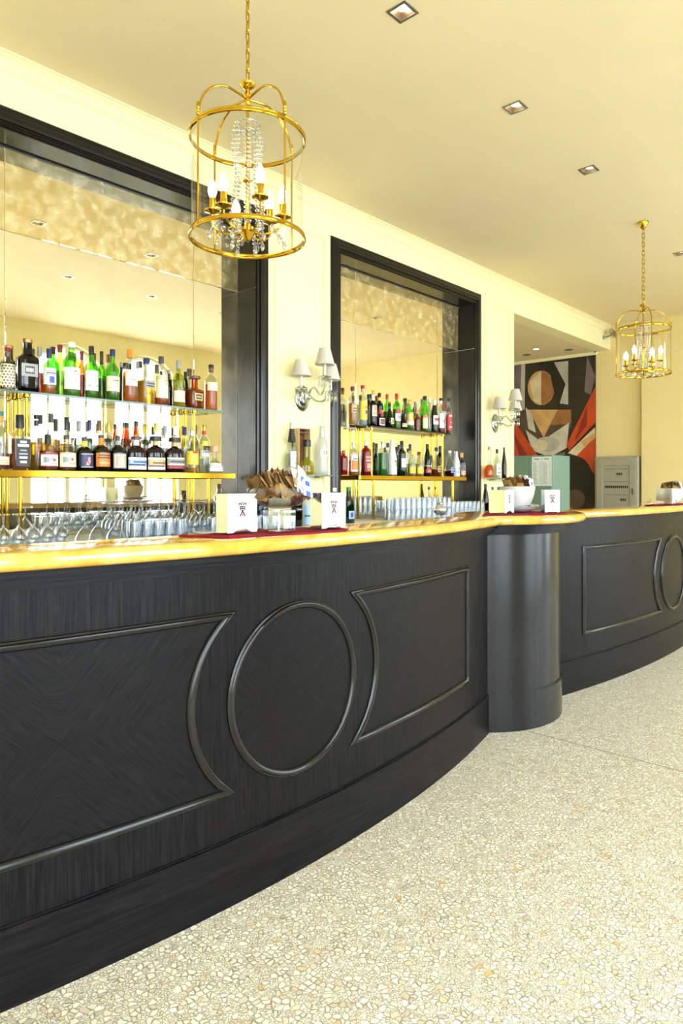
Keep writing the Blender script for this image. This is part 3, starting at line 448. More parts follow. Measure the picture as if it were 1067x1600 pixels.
 {'label': 'red-brown tall bottle with black cap, right of the back row pair, lower left shelf', 's': 2.3035, 'q': 3.822, 'z': 1.357, 'h': 0.3194, 'd': 0.0667, 'shape': 'champ', 'glass': 'amberg', 'liq': 'dred', 'fill': 0.6, 'cap': 'black', 'caph': 0.1},
 {'label': 'tall clear bottle, gold cap, between the first two plum bottles, lower left shelf', 's': 2.376, 'q': 3.822, 'z': 1.357, 'h': 0.3001, 'd': 0.0675, 'shape': 'whisky', 'glass': 'clear', 'liq': 'red', 'fill': 0.5, 'cap': 'gold', 'caph': 0.18},
 {'label': 'tall clear bottle, gold cap, right behind the middle plum bottle, lower left shelf', 's': 2.4457, 'q': 3.822, 'z': 1.357, 'h': 0.3169, 'd': 0.0684, 'shape': 'whisky', 'glass': 'clear', 'liq': 'red', 'fill': 0.5, 'cap': 'gold', 'caph': 0.18},
 {'label': 'tall clear bottle, grey cap, between the last two plum bottles, lower left shelf', 's': 2.5123, 'q': 3.822, 'z': 1.357, 'h': 0.3047, 'd': 0.0691, 'shape': 'whisky', 'glass': 'clear', 'liq': 'water', 'fill': 0.5, 'cap': 'grey', 'caph': 0.18},
 {'label': 'tall clear bottle, white cap, right behind the last plum bottle, lower left shelf', 's': 2.5903, 'q': 3.822, 'z': 1.357, 'h': 0.3013, 'd': 0.07, 'shape': 'whisky', 'glass': 'clear', 'liq': 'water', 'fill': 0.5, 'cap': 'white', 'caph': 0.18},
 {'label': 'tall clear bottle, navy cap, behind the yellow labelled bottle, lower left shelf', 's': 2.6652, 'q': 3.822, 'z': 1.357, 'h': 0.306, 'd': 0.0709, 'shape': 'whisky', 'glass': 'clear', 'liq': 'water', 'fill': 0.5, 'cap': 'navy', 'caph': 0.18},
 {'label': 'tall clear bottle, brown cap, just left of the right brass post, lower left shelf', 's': 2.7472, 'q': 3.822, 'z': 1.357, 'h': 0.324, 'd': 0.0718, 'shape': 'whisky', 'glass': 'clear', 'liq': 'gold', 'fill': 0.5, 'cap': 'brown', 'caph': 0.18},
 {'label': 'clear bottle of gold liquid with red-brown cap at the left end, upper right shelf', 's': 4.2989, 'q': 3.772, 'z': 1.782, 'h': 0.3177, 'd': 0.0788, 'shape': 'wine', 'glass': 'clear', 'liq': 'gold', 'fill': 0.55, 'cap': 'dred', 'caph': 0.12, 'lab': (0.3, 0.5, 60, 'tan', [(0.15, 0.3075, -0.7, 0.58, 'brown'), (0.5, 0.6575, -0.6, 0.45999999999999996, 'brown')])},
 {'label': 'clear bottle with tall yellow label and red cap, upper right shelf', 's': 4.4311, 'q': 3.772, 'z': 1.782, 'h': 0.3426, 'd': 0.0801, 'shape': 'wine', 'glass': 'clear', 'liq': 'water', 'fill': 0.4, 'cap': 'red', 'caph': 0.09, 'lab': (0.14, 0.6, 80, 'yellow', [(0.3, 0.5, -0.2, 0.2, 'navy'), (0.6, 0.72, -0.3, 0.3, 'orange'), (0.82, 0.9, -0.5, 0.5, 'tan')]), 'neck': ('tan', 0.84, 0.91)},
 {'label': 'dark bottle with black cap behind the yellow label, upper right shelf', 's': 4.5912, 'q': 3.842, 'z': 1.782, 'h': 0.2882, 'd': 0.0659, 'shape': 'wine', 'glass': 'dark', 'liq': 'brown', 'fill': 0.4, 'cap': 'black', 'caph': 0.12},
 {'label': 'dark bottle with gold cap and pale round label, upper right shelf', 's': 4.568, 'q': 3.772, 'z': 1.782, 'h': 0.313, 'd': 0.0706, 'shape': 'whisky', 'glass': 'dark', 'liq': 'brown', 'fill': 0.5, 'cap': 'gold', 'caph': 0.1, 'lab': (0.28, 0.58, 60, 'cream', [(0.5, 0.9, -0.6, 0.6, 'pinkish'), (0.1, 0.4, -0.7, 0.7, 'tan')]), 'neck': ('white', 0.72, 0.88)},
 {'label': 'dark bottle with black cap and yellow neck band, upper right shelf', 's': 4.7423, 'q': 3.842, 'z': 1.782, 'h': 0.3144, 'd': 0.0727, 'shape': 'wine', 'glass': 'dark', 'liq': 'brown', 'fill': 0.5, 'cap': 'black', 'caph': 0.12, 'lab': (0.2, 0.5, 60, 'tan', [(0.4, 0.8, -0.5, 0.5, 'red')]), 'neck': ('yellow', 0.78, 0.87)},
 {'label': 'short red-topped dark bottle with white framed label, upper right shelf', 's': 4.6648, 'q': 3.772, 'z': 1.782, 'h': 0.1545, 'd': 0.0825, 'shape': 'decant', 'glass': 'dark', 'liq': 'dred', 'fill': 0.5, 'cap': 'red', 'caph': 0.2, 'lab': (0.1, 0.5, 45, 'white', [(0.12, 0.88, -0.84, 0.84, 'brown'), (0.4, 0.55, -0.6, 0.6, 'pinkish')])},
 {'label': 'green bottle with red cap, left of two red capped greens, upper right shelf', 's': 4.8525, 'q': 3.842, 'z': 1.782, 'h': 0.3138, 'd': 0.0624, 'shape': 'wine', 'glass': 'green', 'liq': 'dred', 'fill': 0.5, 'cap': 'red', 'caph': 0.15},
 {'label': 'round dark green bottle with tan medallion label, upper right shelf', 's': 4.8008, 'q': 3.772, 'z': 1.782, 'h': 0.2226, 'd': 0.0839, 'shape': 'bulb', 'glass': 'dkgreen', 'liq': 'brown', 'fill': 0.4, 'cap': 'black', 'caph': 0.16, 'lab': (0.16, 0.4, 32, 'cream', [(0.15, 0.85, -0.75, 0.75, 'tan'), (0.3, 0.7, -0.4, 0.4, 'brown')])},
 {'label': 'green bottle with red cap and red-white label, taller one, upper right shelf', 's': 4.9034, 'q': 3.772, 'z': 1.782, 'h': 0.3183, 'd': 0.0736, 'shape': 'wine', 'glass': 'green', 'liq': 'brown', 'fill': 0.55, 'cap': 'red', 'caph': 0.17, 'lab': (0.22, 0.52, 70, 'white', [(0.7, 1, -1, 1, 'red'), (0.2, 0.5, -0.5, 0.5, 'grey')])},
 {'label': 'squat black bottle with cream label, upper right shelf', 's': 4.999, 'q': 3.772, 'z': 1.782, 'h': 0.1758, 'd': 0.0802, 'shape': 'bulb', 'glass': 'dark', 'liq': 'brown', 'fill': 0.5, 'cap': 'dkgrey', 'caph': 0.12, 'lab': (0.12, 0.3, 60, 'cream', [(0.3, 0.7, -0.8, 0.8, 'tan')])},
 {'label': 'red-brown bottle behind the squat black one, upper right shelf', 's': 5.1313, 'q': 3.842, 'z': 1.782, 'h': 0.2753, 'd': 0.0703, 'shape': 'whisky', 'glass': 'amberg', 'liq': 'dred', 'fill': 0.6, 'cap': 'dkgrey', 'caph': 0.14},
 {'label': 'green bottle with broad gold label and gold cap, upper right shelf', 's': 5.0968, 'q': 3.772, 'z': 1.782, 'h': 0.2783, 'd': 0.0811, 'shape': 'whisky', 'glass': 'green', 'liq': 'brown', 'fill': 0.4, 'cap': 'gold', 'caph': 0.12, 'lab': (0.16, 0.58, 85, 'tan', [(0.5, 0.9, -0.6, 0.6, 'gold'), (0.0, 0.3, -1, 1, 'cream')])},
 {'label': 'clear bottle with red liquid and grey cap in the back row, upper right shelf', 's': 5.2933, 'q': 3.842, 'z': 1.782, 'h': 0.2716, 'd': 0.0716, 'shape': 'whisky', 'glass': 'clear', 'liq': 'red', 'fill': 0.5, 'cap': 'grey', 'caph': 0.12},
 {'label': 'small red-brown bottle beside the gold labelled green one, upper right shelf', 's': 5.2171, 'q': 3.772, 'z': 1.782, 'h': 0.1934, 'd': 0.0646, 'shape': 'whisky', 'glass': 'amberg', 'liq': 'dred', 'fill': 0.6, 'cap': 'copper', 'caph': 0.15},
 {'label': 'bright green bottle with black cap and twin cream labels, upper right shelf', 's': 5.3409, 'q': 3.772, 'z': 1.782, 'h': 0.3371, 'd': 0.0953, 'shape': 'champ', 'glass': 'green', 'liq': 'brown', 'fill': 0.45, 'cap': 'black', 'caph': 0.11, 'lab': (0.08, 0.46, 75, 'cream', [(0, 1, -0.22, 0.05, 'dkgrey'), (0.78, 1, -1, -0.22, 'orange')])},
 {'label': 'clear bottle with white cap behind the twin cream labels, upper right shelf', 's': 5.5153, 'q': 3.842, 'z': 1.782, 'h': 0.3412, 'd': 0.0673, 'shape': 'wine', 'glass': 'clear', 'liq': 'water', 'fill': 0.5, 'cap': 'white', 'caph': 0.14},
 {'label': 'dark green bottle with white neck and white-red round label, upper right shelf', 's': 5.5008, 'q': 3.772, 'z': 1.782, 'h': 0.3153, 'd': 0.0789, 'shape': 'champ', 'glass': 'dkgreen', 'liq': 'brown', 'fill': 0.4, 'cap': 'white', 'caph': 0.17, 'lab': (0.24, 0.52, 70, 'white', [(0.4, 0.7, -0.7, 0.7, 'red')])},
 {'label': 'clear bottle with black cap and white-red label, upper right shelf', 's': 5.6106, 'q': 3.772, 'z': 1.782, 'h': 0.3442, 'd': 0.0737, 'shape': 'wine', 'glass': 'clear', 'liq': 'dred', 'fill': 0.45, 'cap': 'black', 'caph': 0.08, 'lab': (0.14, 0.62, 75, 'white', [(0.88, 1, -1, 1, 'grey'), (0.3, 0.5, -0.3, 0.5, 'pinkish')]), 'neck': ('white', 0.84, 0.92)},
 {'label': 'clear bottle with red cap near the right end, upper right shelf', 's': 5.7603, 'q': 3.842, 'z': 1.782, 'h': 0.3128, 'd': 0.0629, 'shape': 'wine', 'glass': 'clear', 'liq': 'red', 'fill': 0.5, 'cap': 'red', 'caph': 0.2},
 {'label': 'bottle with bright red label and black cap at the right end, upper right shelf', 's': 5.7461, 'q': 3.772, 'z': 1.782, 'h': 0.3505, 'd': 0.0686, 'shape': 'wine', 'glass': 'clear', 'liq': 'brown', 'fill': 0.5, 'cap': 'black', 'caph': 0.08, 'lab': (0.1, 0.58, 80, 'red', [(0.8, 0.9, -0.5, 0.5, 'white'), (0.4, 0.5, -0.2, 0.6, 'pinkish'), (0.15, 0.22, -0.5, 0.5, 'white')])},
 {'label': 'red bottle partly hidden by the mirror frame, lower right shelf', 's': 4.1313, 'q': 3.722, 'z': 1.357, 'h': 0.1991, 'd': 0.0715, 'shape': 'vodka', 'glass': 'redg', 'liq': 'red', 'fill': 0.6, 'cap': 'red', 'caph': 0.08},
 {'label': 'clear bottle with orange and white label and silver cap, lower right shelf', 's': 4.25, 'q': 3.722, 'z': 1.357, 'h': 0.2723, 'd': 0.0778, 'shape': 'vodka', 'glass': 'clear', 'liq': 'orange', 'fill': 0.45, 'cap': 'silver', 'caph': 0.14, 'lab': (0.1, 0.62, 78, 'white', [(0.12, 0.66, -0.8, 0.8, 'orange'), (0.72, 0.78, -0.6, 0.6, 'dkgrey')])},
 {'label': 'deep red bottle with pale lettering and white cap, lower right shelf', 's': 4.4141, 'q': 3.722, 'z': 1.357, 'h': 0.2852, 'd': 0.0901, 'shape': 'vodka', 'glass': 'redg', 'liq': 'dred', 'fill': 0.6, 'cap': 'white', 'caph': 0.12, 'lab': (0.1, 0.6, 60, 'wine', [(0.8, 0.92, -0.8, 0.8, 'pinkish'), (0.62, 0.72, -0.8, 0.8, 'rose'), (0.08, 0.14, -0.5, 0.5, 'rose'), (0.2, 0.5, -0.6, 0.6, 'pinkish')])},
 {'label': 'dark green bottle just right of the left brass post, lower right shelf', 's': 4.6728, 'q': 3.822, 'z': 1.357, 'h': 0.245, 'd': 0.072, 'shape': 'wine', 'glass': 'dkgreen', 'liq': 'brown', 'fill': 0.4, 'cap': 'dkgrey', 'caph': 0.1},
 {'label': 'clear bottle of bright green liqueur with silver cap, lower right shelf', 's': 4.6383, 'q': 3.722, 'z': 1.357, 'h': 0.2956, 'd': 0.0927, 'shape': 'vodka', 'glass': 'clear', 'liq': 'lgreen', 'fill': 0.66, 'cap': 'silver', 'caph': 0.18},
 {'label': 'pale yellow bottle behind the bright green liqueur, lower right shelf', 's': 4.8365, 'q': 3.822, 'z': 1.357, 'h': 0.2975, 'd': 0.0734, 'shape': 'wine', 'glass': 'clear', 'liq': 'lemon', 'fill': 0.5, 'cap': 'dkgrey', 'caph': 0.14},
 {'label': 'opaque white tapered bottle with palm tree emblem, lower right shelf', 's': 4.7737, 'q': 3.722, 'z': 1.357, 'h': 0.3189, 'd': 0.0831, 'shape': 'taper', 'glass': 'c_white', 'liq': 'water', 'fill': 0, 'cap': 'white', 'caph': 0.12, 'lab': (0.24, 0.5, 50, 'white', [(0.1, 0.5, -0.15, 0.55, 'gold'), (0.5, 0.72, -0.3, 0.2, 'dkgrey'), (0.15, 0.4, 0.1, 0.4, 'tan')]), 'txt': ('MALIBU', 0.52, 0.012, 'dkgrey'), 'neck': ('dkgrey', 0.0, 0.03)},
 {'label': 'dark bottle behind the opaque white one, lower right shelf', 's': 4.9684, 'q': 3.822, 'z': 1.357, 'h': 0.2684, 'd': 0.0688, 'shape': 'wine', 'glass': 'dark', 'liq': 'brown', 'fill': 0.4, 'cap': 'black', 'caph': 0.14},
 {'label': 'dark green wine bottle with square white label, lower right shelf', 's': 4.9137, 'q': 3.722, 'z': 1.357, 'h': 0.3142, 'd': 0.0789, 'shape': 'wine', 'glass': 'dkgreen', 'liq': 'brown', 'fill': 0.4, 'cap': 'black', 'caph': 0.16, 'lab': (0.24, 0.5, 55, 'white', [(0.6, 0.65, -0.5, 0.5, 'grey'), (0.3, 0.34, -0.5, 0.5, 'grey')])},
 {'label': 'clear bottle with long navy neck sleeve in the back row, lower right shelf', 's': 5.1743, 'q': 3.822, 'z': 1.357, 'h': 0.3008, 'd': 0.0646, 'shape': 'wine', 'glass': 'clear', 'liq': 'water', 'fill': 0.4, 'cap': 'navy', 'caph': 0.3},
 {'label': 'clear bottle with yellow label and gold cap, left of a pair, lower right shelf', 's': 5.0586, 'q': 3.722, 'z': 1.357, 'h': 0.2332, 'd': 0.0803, 'shape': 'taper', 'glass': 'clear', 'liq': 'lemon', 'fill': 0.5, 'cap': 'gold', 'caph': 0.14, 'lab': (0.1, 0.42, 75, 'yellow', [(0.8, 1, -1, 1, 'grey'), (0.4, 0.46, -0.6, 0.6, 'tan')])},
 {'label': 'clear bottle with yellow label and dark red cap, right of a pair, lower right shelf', 's': 5.1782, 'q': 3.722, 'z': 1.357, 'h': 0.2258, 'd': 0.0814, 'shape': 'taper', 'glass': 'clear', 'liq': 'lemon', 'fill': 0.5, 'cap': 'dred', 'caph': 0.14, 'lab': (0.1, 0.44, 75, 'yellow', [(0.82, 1, -1, 1, 'grey'), (0.4, 0.46, -0.6, 0.6, 'tan')])},
 {'label': 'dark green sparkling wine bottle with red label, lower right shelf', 's': 5.3116, 'q': 3.722, 'z': 1.357, 'h': 0.3028, 'd': 0.0768, 'shape': 'champ', 'glass': 'dkgreen', 'liq': 'brown', 'fill': 0.4, 'cap': 'black', 'caph': 0.12, 'lab': (0.1, 0.22, 80, 'red', [(0.3, 0.6, -0.5, 0.5, 'pinkish')]), 'neck': ('tan', 0.3, 0.34)},
 {'label': 'round bulb bottle with brown medallion, lower right shelf', 's': 5.4601, 'q': 3.722, 'z': 1.357, 'h': 0.2787, 'd': 0.1082, 'shape': 'bulb', 'glass': 'clear', 'liq': 'brown', 'fill': 0.24, 'cap': 'black', 'caph': 0.14, 'lab': (0.14, 0.36, 36, 'tan', [(0.12, 0.88, -0.8, 0.8, 'brown'), (0.3, 0.7, -0.5, 0.5, 'tan')])},
 {'label': 'tall dark bottle behind the bulb bottles, lower right shelf', 's': 5.6738, 'q': 3.822, 'z': 1.357, 'h': 0.3036, 'd': 0.0746, 'shape': 'wine', 'glass': 'dark', 'liq': 'brown', 'fill': 0.4, 'cap': 'black', 'caph': 0.14},
 {'label': 'round bulb bottle with blue oval label, lower right shelf', 's': 5.6651, 'q': 3.704, 'z': 1.357, 'h': 0.2549, 'd': 0.1043, 'shape': 'bulb', 'glass': 'clear', 'liq': 'dred', 'fill': 0.22, 'cap': 'white', 'caph': 0.1, 'lab': (0.14, 0.36, 38, 'ltblue', [(0.12, 0.88, -0.8, 0.8, 'blue'), (0.42, 0.58, -0.5, 0.5, 'white')])},
 {'label': 'small opaque white bottle near the right end, lower right shelf', 's': 5.8076, 'q': 3.722, 'z': 1.357, 'h': 0.2544, 'd': 0.0749, 'shape': 'taper', 'glass': 'c_white', 'liq': 'water', 'fill': 0, 'cap': 'silver', 'caph': 0.08, 'lab': (0.14, 0.42, 60, 'white', [(0.4, 0.8, -0.2, 0.5, 'orange'), (0.0, 0.3, -1, 1, 'ltblue')])},
 {'label': 'small clear bottle with copper cap at the right end, lower right shelf', 's': 5.9137, 'q': 3.722, 'z': 1.357, 'h': 0.2453, 'd': 0.0758, 'shape': 'whisky', 'glass': 'clear', 'liq': 'orange', 'fill': 0.16, 'cap': 'copper', 'caph': 0.18, 'lab': (0.08, 0.24, 70, 'rose', [(0.4, 0.6, -0.5, 0.5, 'orange')])},
 {'label': 'tall clear bottle with long black neck, on the nearer wall shelf', 's': 3.4618, 'q': 3.63, 'z': 1.351, 'h': 0.3837, 'd': 0.0781, 'shape': 'champ', 'glass': 'clear', 'liq': 'water', 'fill': 0.4, 'cap': 'silver', 'caph': 0.12, 'lab': (0.14, 0.44, 55, 'silver', [(0.5, 0.6, -0.2, 0.7, 'pinkish'), (0.2, 0.3, -0.6, 0.4, 'grey')]), 'neck': ('black', 0.62, 0.88)},
 {'label': 'squat olive bottle with round emblem standing before the wooden box, on the nearer wall shelf', 's': 3.5727, 'q': 3.582, 'z': 1.351, 'h': 0.2604, 'd': 0.1345, 'shape': 'onionflat', 'glass': 'olive', 'liq': 'gold', 'fill': 0.26, 'cap': 'black', 'caph': 0.2, 'capr': 1.5},
 {'label': 'frosted white vodka bottle with silver cap, on the nearer wall shelf', 's': 3.7798, 'q': 3.63, 'z': 1.351, 'h': 0.3756, 'd': 0.0962, 'shape': 'vase', 'glass': 'frost', 'liq': 'water', 'fill': 0, 'cap': 'silver', 'caph': 0.22, 'lab': (0.38, 0.52, 60, 'white', [(0.2, 0.8, -0.5, -0.3, 'grey'), (0.2, 0.8, -0.1, 0.1, 'dkgrey'), (0.2, 0.8, 0.3, 0.5, 'grey')])},
 {'label': 'round clear bottle of amber spirit with cork, on the farther wall shelf', 's': 6.2794, 'q': 3.62, 'z': 1.345, 'h': 0.3265, 'd': 0.1171, 'shape': 'onion', 'glass': 'clear', 'liq': 'amber', 'fill': 0.42, 'cap': 'cork', 'caph': 0.1},
 {'label': 'clear bottle with black cap and white label, on the farther wall shelf', 's': 6.4556, 'q': 3.63, 'z': 1.345, 'h': 0.3071, 'd': 0.0663, 'shape': 'whisky', 'glass': 'clear', 'liq': 'water', 'fill': 0.4, 'cap': 'black', 'caph': 0.14, 'lab': (0.1, 0.5, 70, 'white', [(0.15, 0.3075, -0.7, 0.58, 'grey'), (0.5, 0.6575, -0.6, 0.45999999999999996, 'grey')])},
 {'label': 'tall dark wine bottle, on the farther wall shelf', 's': 6.5696, 'q': 3.61, 'z': 1.345, 'h': 0.3312, 'd': 0.0536, 'shape': 'champ', 'glass': 'dark', 'liq': 'brown', 'fill': 0.4, 'cap': 'dkgrey', 'caph': 0.1, 'lab': (0.15, 0.45, 60, 'dkgrey', [])},
 {'label': 'dark green square shouldered bottle right of the nearer wall shelf on the back counter', 's': 3.8876, 'q': 3.45, 'z': 0.985, 'h': 0.275, 'd': 0.085, 'shape': 'square', 'glass': 'dkgreen', 'liq': 'lgreen', 'fill': 0, 'cap': 'green', 'caph': 0.1, 'lab': (0.12, 0.34, 38, 'ltblue', [(0.2, 0.8, -0.5, 0.5, 'blue')])},
 {'label': 'dark bottle with blue label half hidden left of the footed bowl on the back counter', 's': 3.0083, 'q': 3.45, 'z': 0.985, 'h': 0.25, 'd': 0.09, 'shape': 'square', 'glass': 'dark', 'liq': 'brown', 'fill': 0.4, 'cap': 'black', 'caph': 0.12, 'lab': (0.1, 0.5, 42, 'navy', [(0.5, 0.6, -0.6, 0.6, 'ltblue'), (0.3, 0.4, -0.3, 0.3, 'grey')])},
 {'label': 'black bottle with white lettering half hidden right of the footed bowl on the back counter', 's': 3.3397, 'q': 3.45, 'z': 0.985, 'h': 0.3, 'd': 0.085, 'shape': 'wine', 'glass': 'dark', 'liq': 'brown', 'fill': 0.4, 'cap': 'black', 'caph': 0.12, 'lab': (0.36, 0.44, 60, 'black', []), 'txt': ('MARTINI', 0.4, 0.014, 'white')},
 {'label': 'pale teal bottle half hidden left of the right dispenser on the back counter', 's': 3.441, 'q': 3.45, 'z': 0.985, 'h': 0.26, 'd': 0.07, 'shape': 'wine', 'glass': 'frost', 'liq': 'water', 'fill': 0, 'cap': 'teal', 'caph': 0.12, 'lab': (0.05, 0.55, 80, 'ltblue', [(0.4, 0.5, -0.9, 0.9, 'teal')])},
 {'label': 'clear bottle with white cap behind the right dispenser on the back counter', 's': 3.7298, 'q': 3.45, 'z': 0.985, 'h': 0.27, 'd': 0.07, 'shape': 'wine', 'glass': 'clear', 'liq': 'water', 'fill': 0.5, 'cap': 'white', 'caph': 0.1},
 {'label': 'tall black bottle standing below the farther wall shelf on the back counter', 's': 5.9965, 'q': 3.5, 'z': 0.985, 'h': 0.3, 'd': 0.07, 'shape': 'champ', 'glass': 'dark', 'liq': 'brown', 'fill': 0.4, 'cap': 'black', 'caph': 0.14},
 {'label': 'small clear brown capped bottle below the farther shelf on the back counter', 's': 6.1345, 'q': 3.5, 'z': 0.985, 'h': 0.27, 'd': 0.06, 'shape': 'whisky', 'glass': 'clear', 'liq': 'gold', 'fill': 0.4, 'cap': 'brown', 'caph': 0.12},
 {'label': 'small clear navy capped bottle below the farther shelf on the back counter', 's': 6.2505, 'q': 3.5, 'z': 0.985, 'h': 0.27, 'd': 0.06, 'shape': 'whisky', 'glass': 'clear', 'liq': 'water', 'fill': 0.4, 'cap': 'navy', 'caph': 0.12},
]
# ------------------------------------------------------------------ camera, view, world
cam_d = bpy.data.cameras.new('camera'); cam = bpy.data.objects.new('camera', cam_d); COL.objects.link(cam)
cam.location = (0, 0, 1.28); cam.rotation_euler = (R(90), 0, -math.asin(.741))
cam_d.sensor_fit = 'VERTICAL'; cam_d.sensor_height = 36; cam_d.sensor_width = 24; cam_d.lens = 24; cam_d.shift_y = -43/1600
cam_d.clip_start = .05
SC.camera = cam
SC.view_settings.view_transform = 'Standard'; SC.view_settings.look = 'None'; SC.view_settings.gamma = 1
SC.view_settings.use_curve_mapping = False
SC.view_settings.exposure = EXPO
try:
    SC.cycles.max_bounces = 14; SC.cycles.transparent_max_bounces = 48; SC.cycles.glossy_bounces = 8; SC.cycles.diffuse_bounces = 6
    SC.cycles.caustics_reflective = False; SC.cycles.caustics_refractive = False; SC.cycles.sample_clamp_indirect = 6
except Exception: pass
W = bpy.data.worlds.new('sky'); SC.world = W; W.use_nodes = True
nt = W.node_tree; nt.nodes.clear(); wo = nt.nodes.new('ShaderNodeOutputWorld'); bg = nt.nodes.new('ShaderNodeBackground')
tcw = nt.nodes.new('ShaderNodeTexCoord'); sxw = nt.nodes.new('ShaderNodeSeparateXYZ'); L(nt, tcw.outputs['Generated'], sxw.inputs[0])
L(nt, ramp(nt, sxw.outputs[2], [(.0, (.90,.95,1.0)), (.25, (.76,.88,1.0)), (.8, (.50,.70,1.0))]), bg.inputs[0]); bg.inputs[1].default_value = SKY
L(nt, bg.outputs[0], wo.inputs[0])

ZC = 3.51      # ceiling
QW = 3.70      # bar wall
QM = 3.89      # mirrors
SF = 9.80      # far wall
QN = -1.60     # window wall
SN = -3.0      # near end wall
ZK = .985      # back counter
ZB = 1.12      # bar top

# ------------------------------------------------------------------ shell
b = MB(); b.box(SN-.2, SF+.2, QN-.2, 6.2, -.12, 0); structure(b.build('floor', M['floor'], smooth=0))
b = MB(); b.box(SN-8, SF+9, -14, QN-.2, -.14, -.02); structure(b.build('terrace', M['terrace'], smooth=0))

DOWN = [(2.58,1.95), (3.68,1.95), (4.76,1.95), (7.08,2.0), (.32,.70), (1.38,.70), (2.42,.70), (3.46,.69), (4.48,.69), (5.55,.69), (6.6,.69), (7.7,.7)]
HS = .047
def holed(b, x0, x1, y0, y1, z0, z1, holes):
    xs = sorted({x0, x1, *[h[0] for h in holes], *[h[1] for h in holes]}); ys = sorted({y0, y1, *[h[2] for h in holes], *[h[3] for h in holes]})
    for i in range(len(xs)-1):
        for j in range(len(ys)-1):
            cx, cy = (xs[i]+xs[i+1])/2, (ys[j]+ys[j+1])/2
            if any(h[0] < cx < h[1] and h[2] < cy < h[3] for h in holes): continue
            b.add([(xs[i],ys[j],z0),(xs[i+1],ys[j],z0),(xs[i+1],ys[j+1],z0),(xs[i],ys[j+1],z0)], [(0,3,2,1)])
    for h in holes:
        a, c, d, e = h
        b.add([(a,d,z0),(c,d,z0),(c,e,z0),(a,e,z0),(a,d,z1),(c,d,z1),(c,e,z1),(a,e,z1)], [(0,1,5,4),(1,2,6,5),(2,3,7,6),(3,0,4,7)])
    b.add([(x0,y0,z1),(x1,y0,z1),(x1,y1,z1),(x0,y1,z1)], [(0,1,2,3)])
b = MB(); holed(b, SN-.2, SF+.2, QN-.2, 3.9, ZC, ZC+.12, [(x-HS,x+HS,y-HS,y+HS) for x, y in DOWN]); structure(b.build('ceiling', M['ceil'], smooth=0))

# bar wall with the two mirror openings
N1 = (1.117, 3.184); N2 = (4.055, 6.122); ZT = 3.15; SE = 6.957
b = MB()
for x0, x1 in ((SN, N1[0]), (N1[1], N2[0]), (N2[1], SE)): b.box(x0, x1, QW, 4.0, 0, ZC)
for x0, x1 in (N1, N2): b.box(x0, x1, QW, 4.0, ZT, ZC); b.box(x0, x1, QW, 4.0, 0, .90); b.box(x0, x1, QM+.02, 4.0, .90, ZT)
b.box(SE, SF, QW, 3.9, 3.2, ZC)
structure(b.build('wall_left', M['wall'], smooth=0))
b = MB(); b.box(SE-.15, SF, 3.9, 6.0, 3.2, 3.3); structure(b.build('ceiling_recess', M['ceil'], smooth=0))
b = MB(); b.box(SE-.15, SE, 4.0, 6.0, 0, 3.2); b.box(SE-.15, SF, 6.0, 6.15, 0, 3.2); structure(b.build('wall_recess', M['wall'], smooth=0))
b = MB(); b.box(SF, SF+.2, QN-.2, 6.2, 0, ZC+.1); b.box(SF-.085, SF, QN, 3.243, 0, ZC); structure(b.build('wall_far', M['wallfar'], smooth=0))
b = MB(); b.box(SN-.2, SN, QN-.2, 4.0, 0, ZC); structure(b.build('wall_near', M['wall'], smooth=0))

# window wall: tall arched french windows facing the bar
WC = [-1.95, -.05, 1.85, 4.60, 5.86, 8.1]; WW = [.78, .78, .78, .56, .56, .80]; ZS = 2.72; RISE = {.78: .58, .56: .56, .8: .58}; ZH = .12
b = MB(); prev = SN
for c, w in zip(WC, WW):
    b.box(prev, c-w, QN-.2, QN, 0, ZC); prev = c+w
    b.box(c-w, c+w, QN-.2, QN, 0, ZH)
    rise = RISE[round(w, 2)]; nseg = 14
    arc = [(c-w*cos(pi*i/nseg), ZS+rise*sin(pi*i/nseg)) for i in range(nseg+1)]
    V = []; F = []
    for x, z in arc: V += [(x,QN-.2,z),(x,QN,z),(x,QN-.2,ZC),(x,QN,ZC)]
    for i in range(nseg):
        k = 4*i; F += [(k+1,k+5,k+7,k+3),(k,k+2,k+6,k+4),(k,k+4,k+5,k+1)]
    b.add(V, F)
b.box(prev, SF, QN-.2, QN, 0, ZC)
structure(b.build('wall_right', M['wall'], smooth=0))
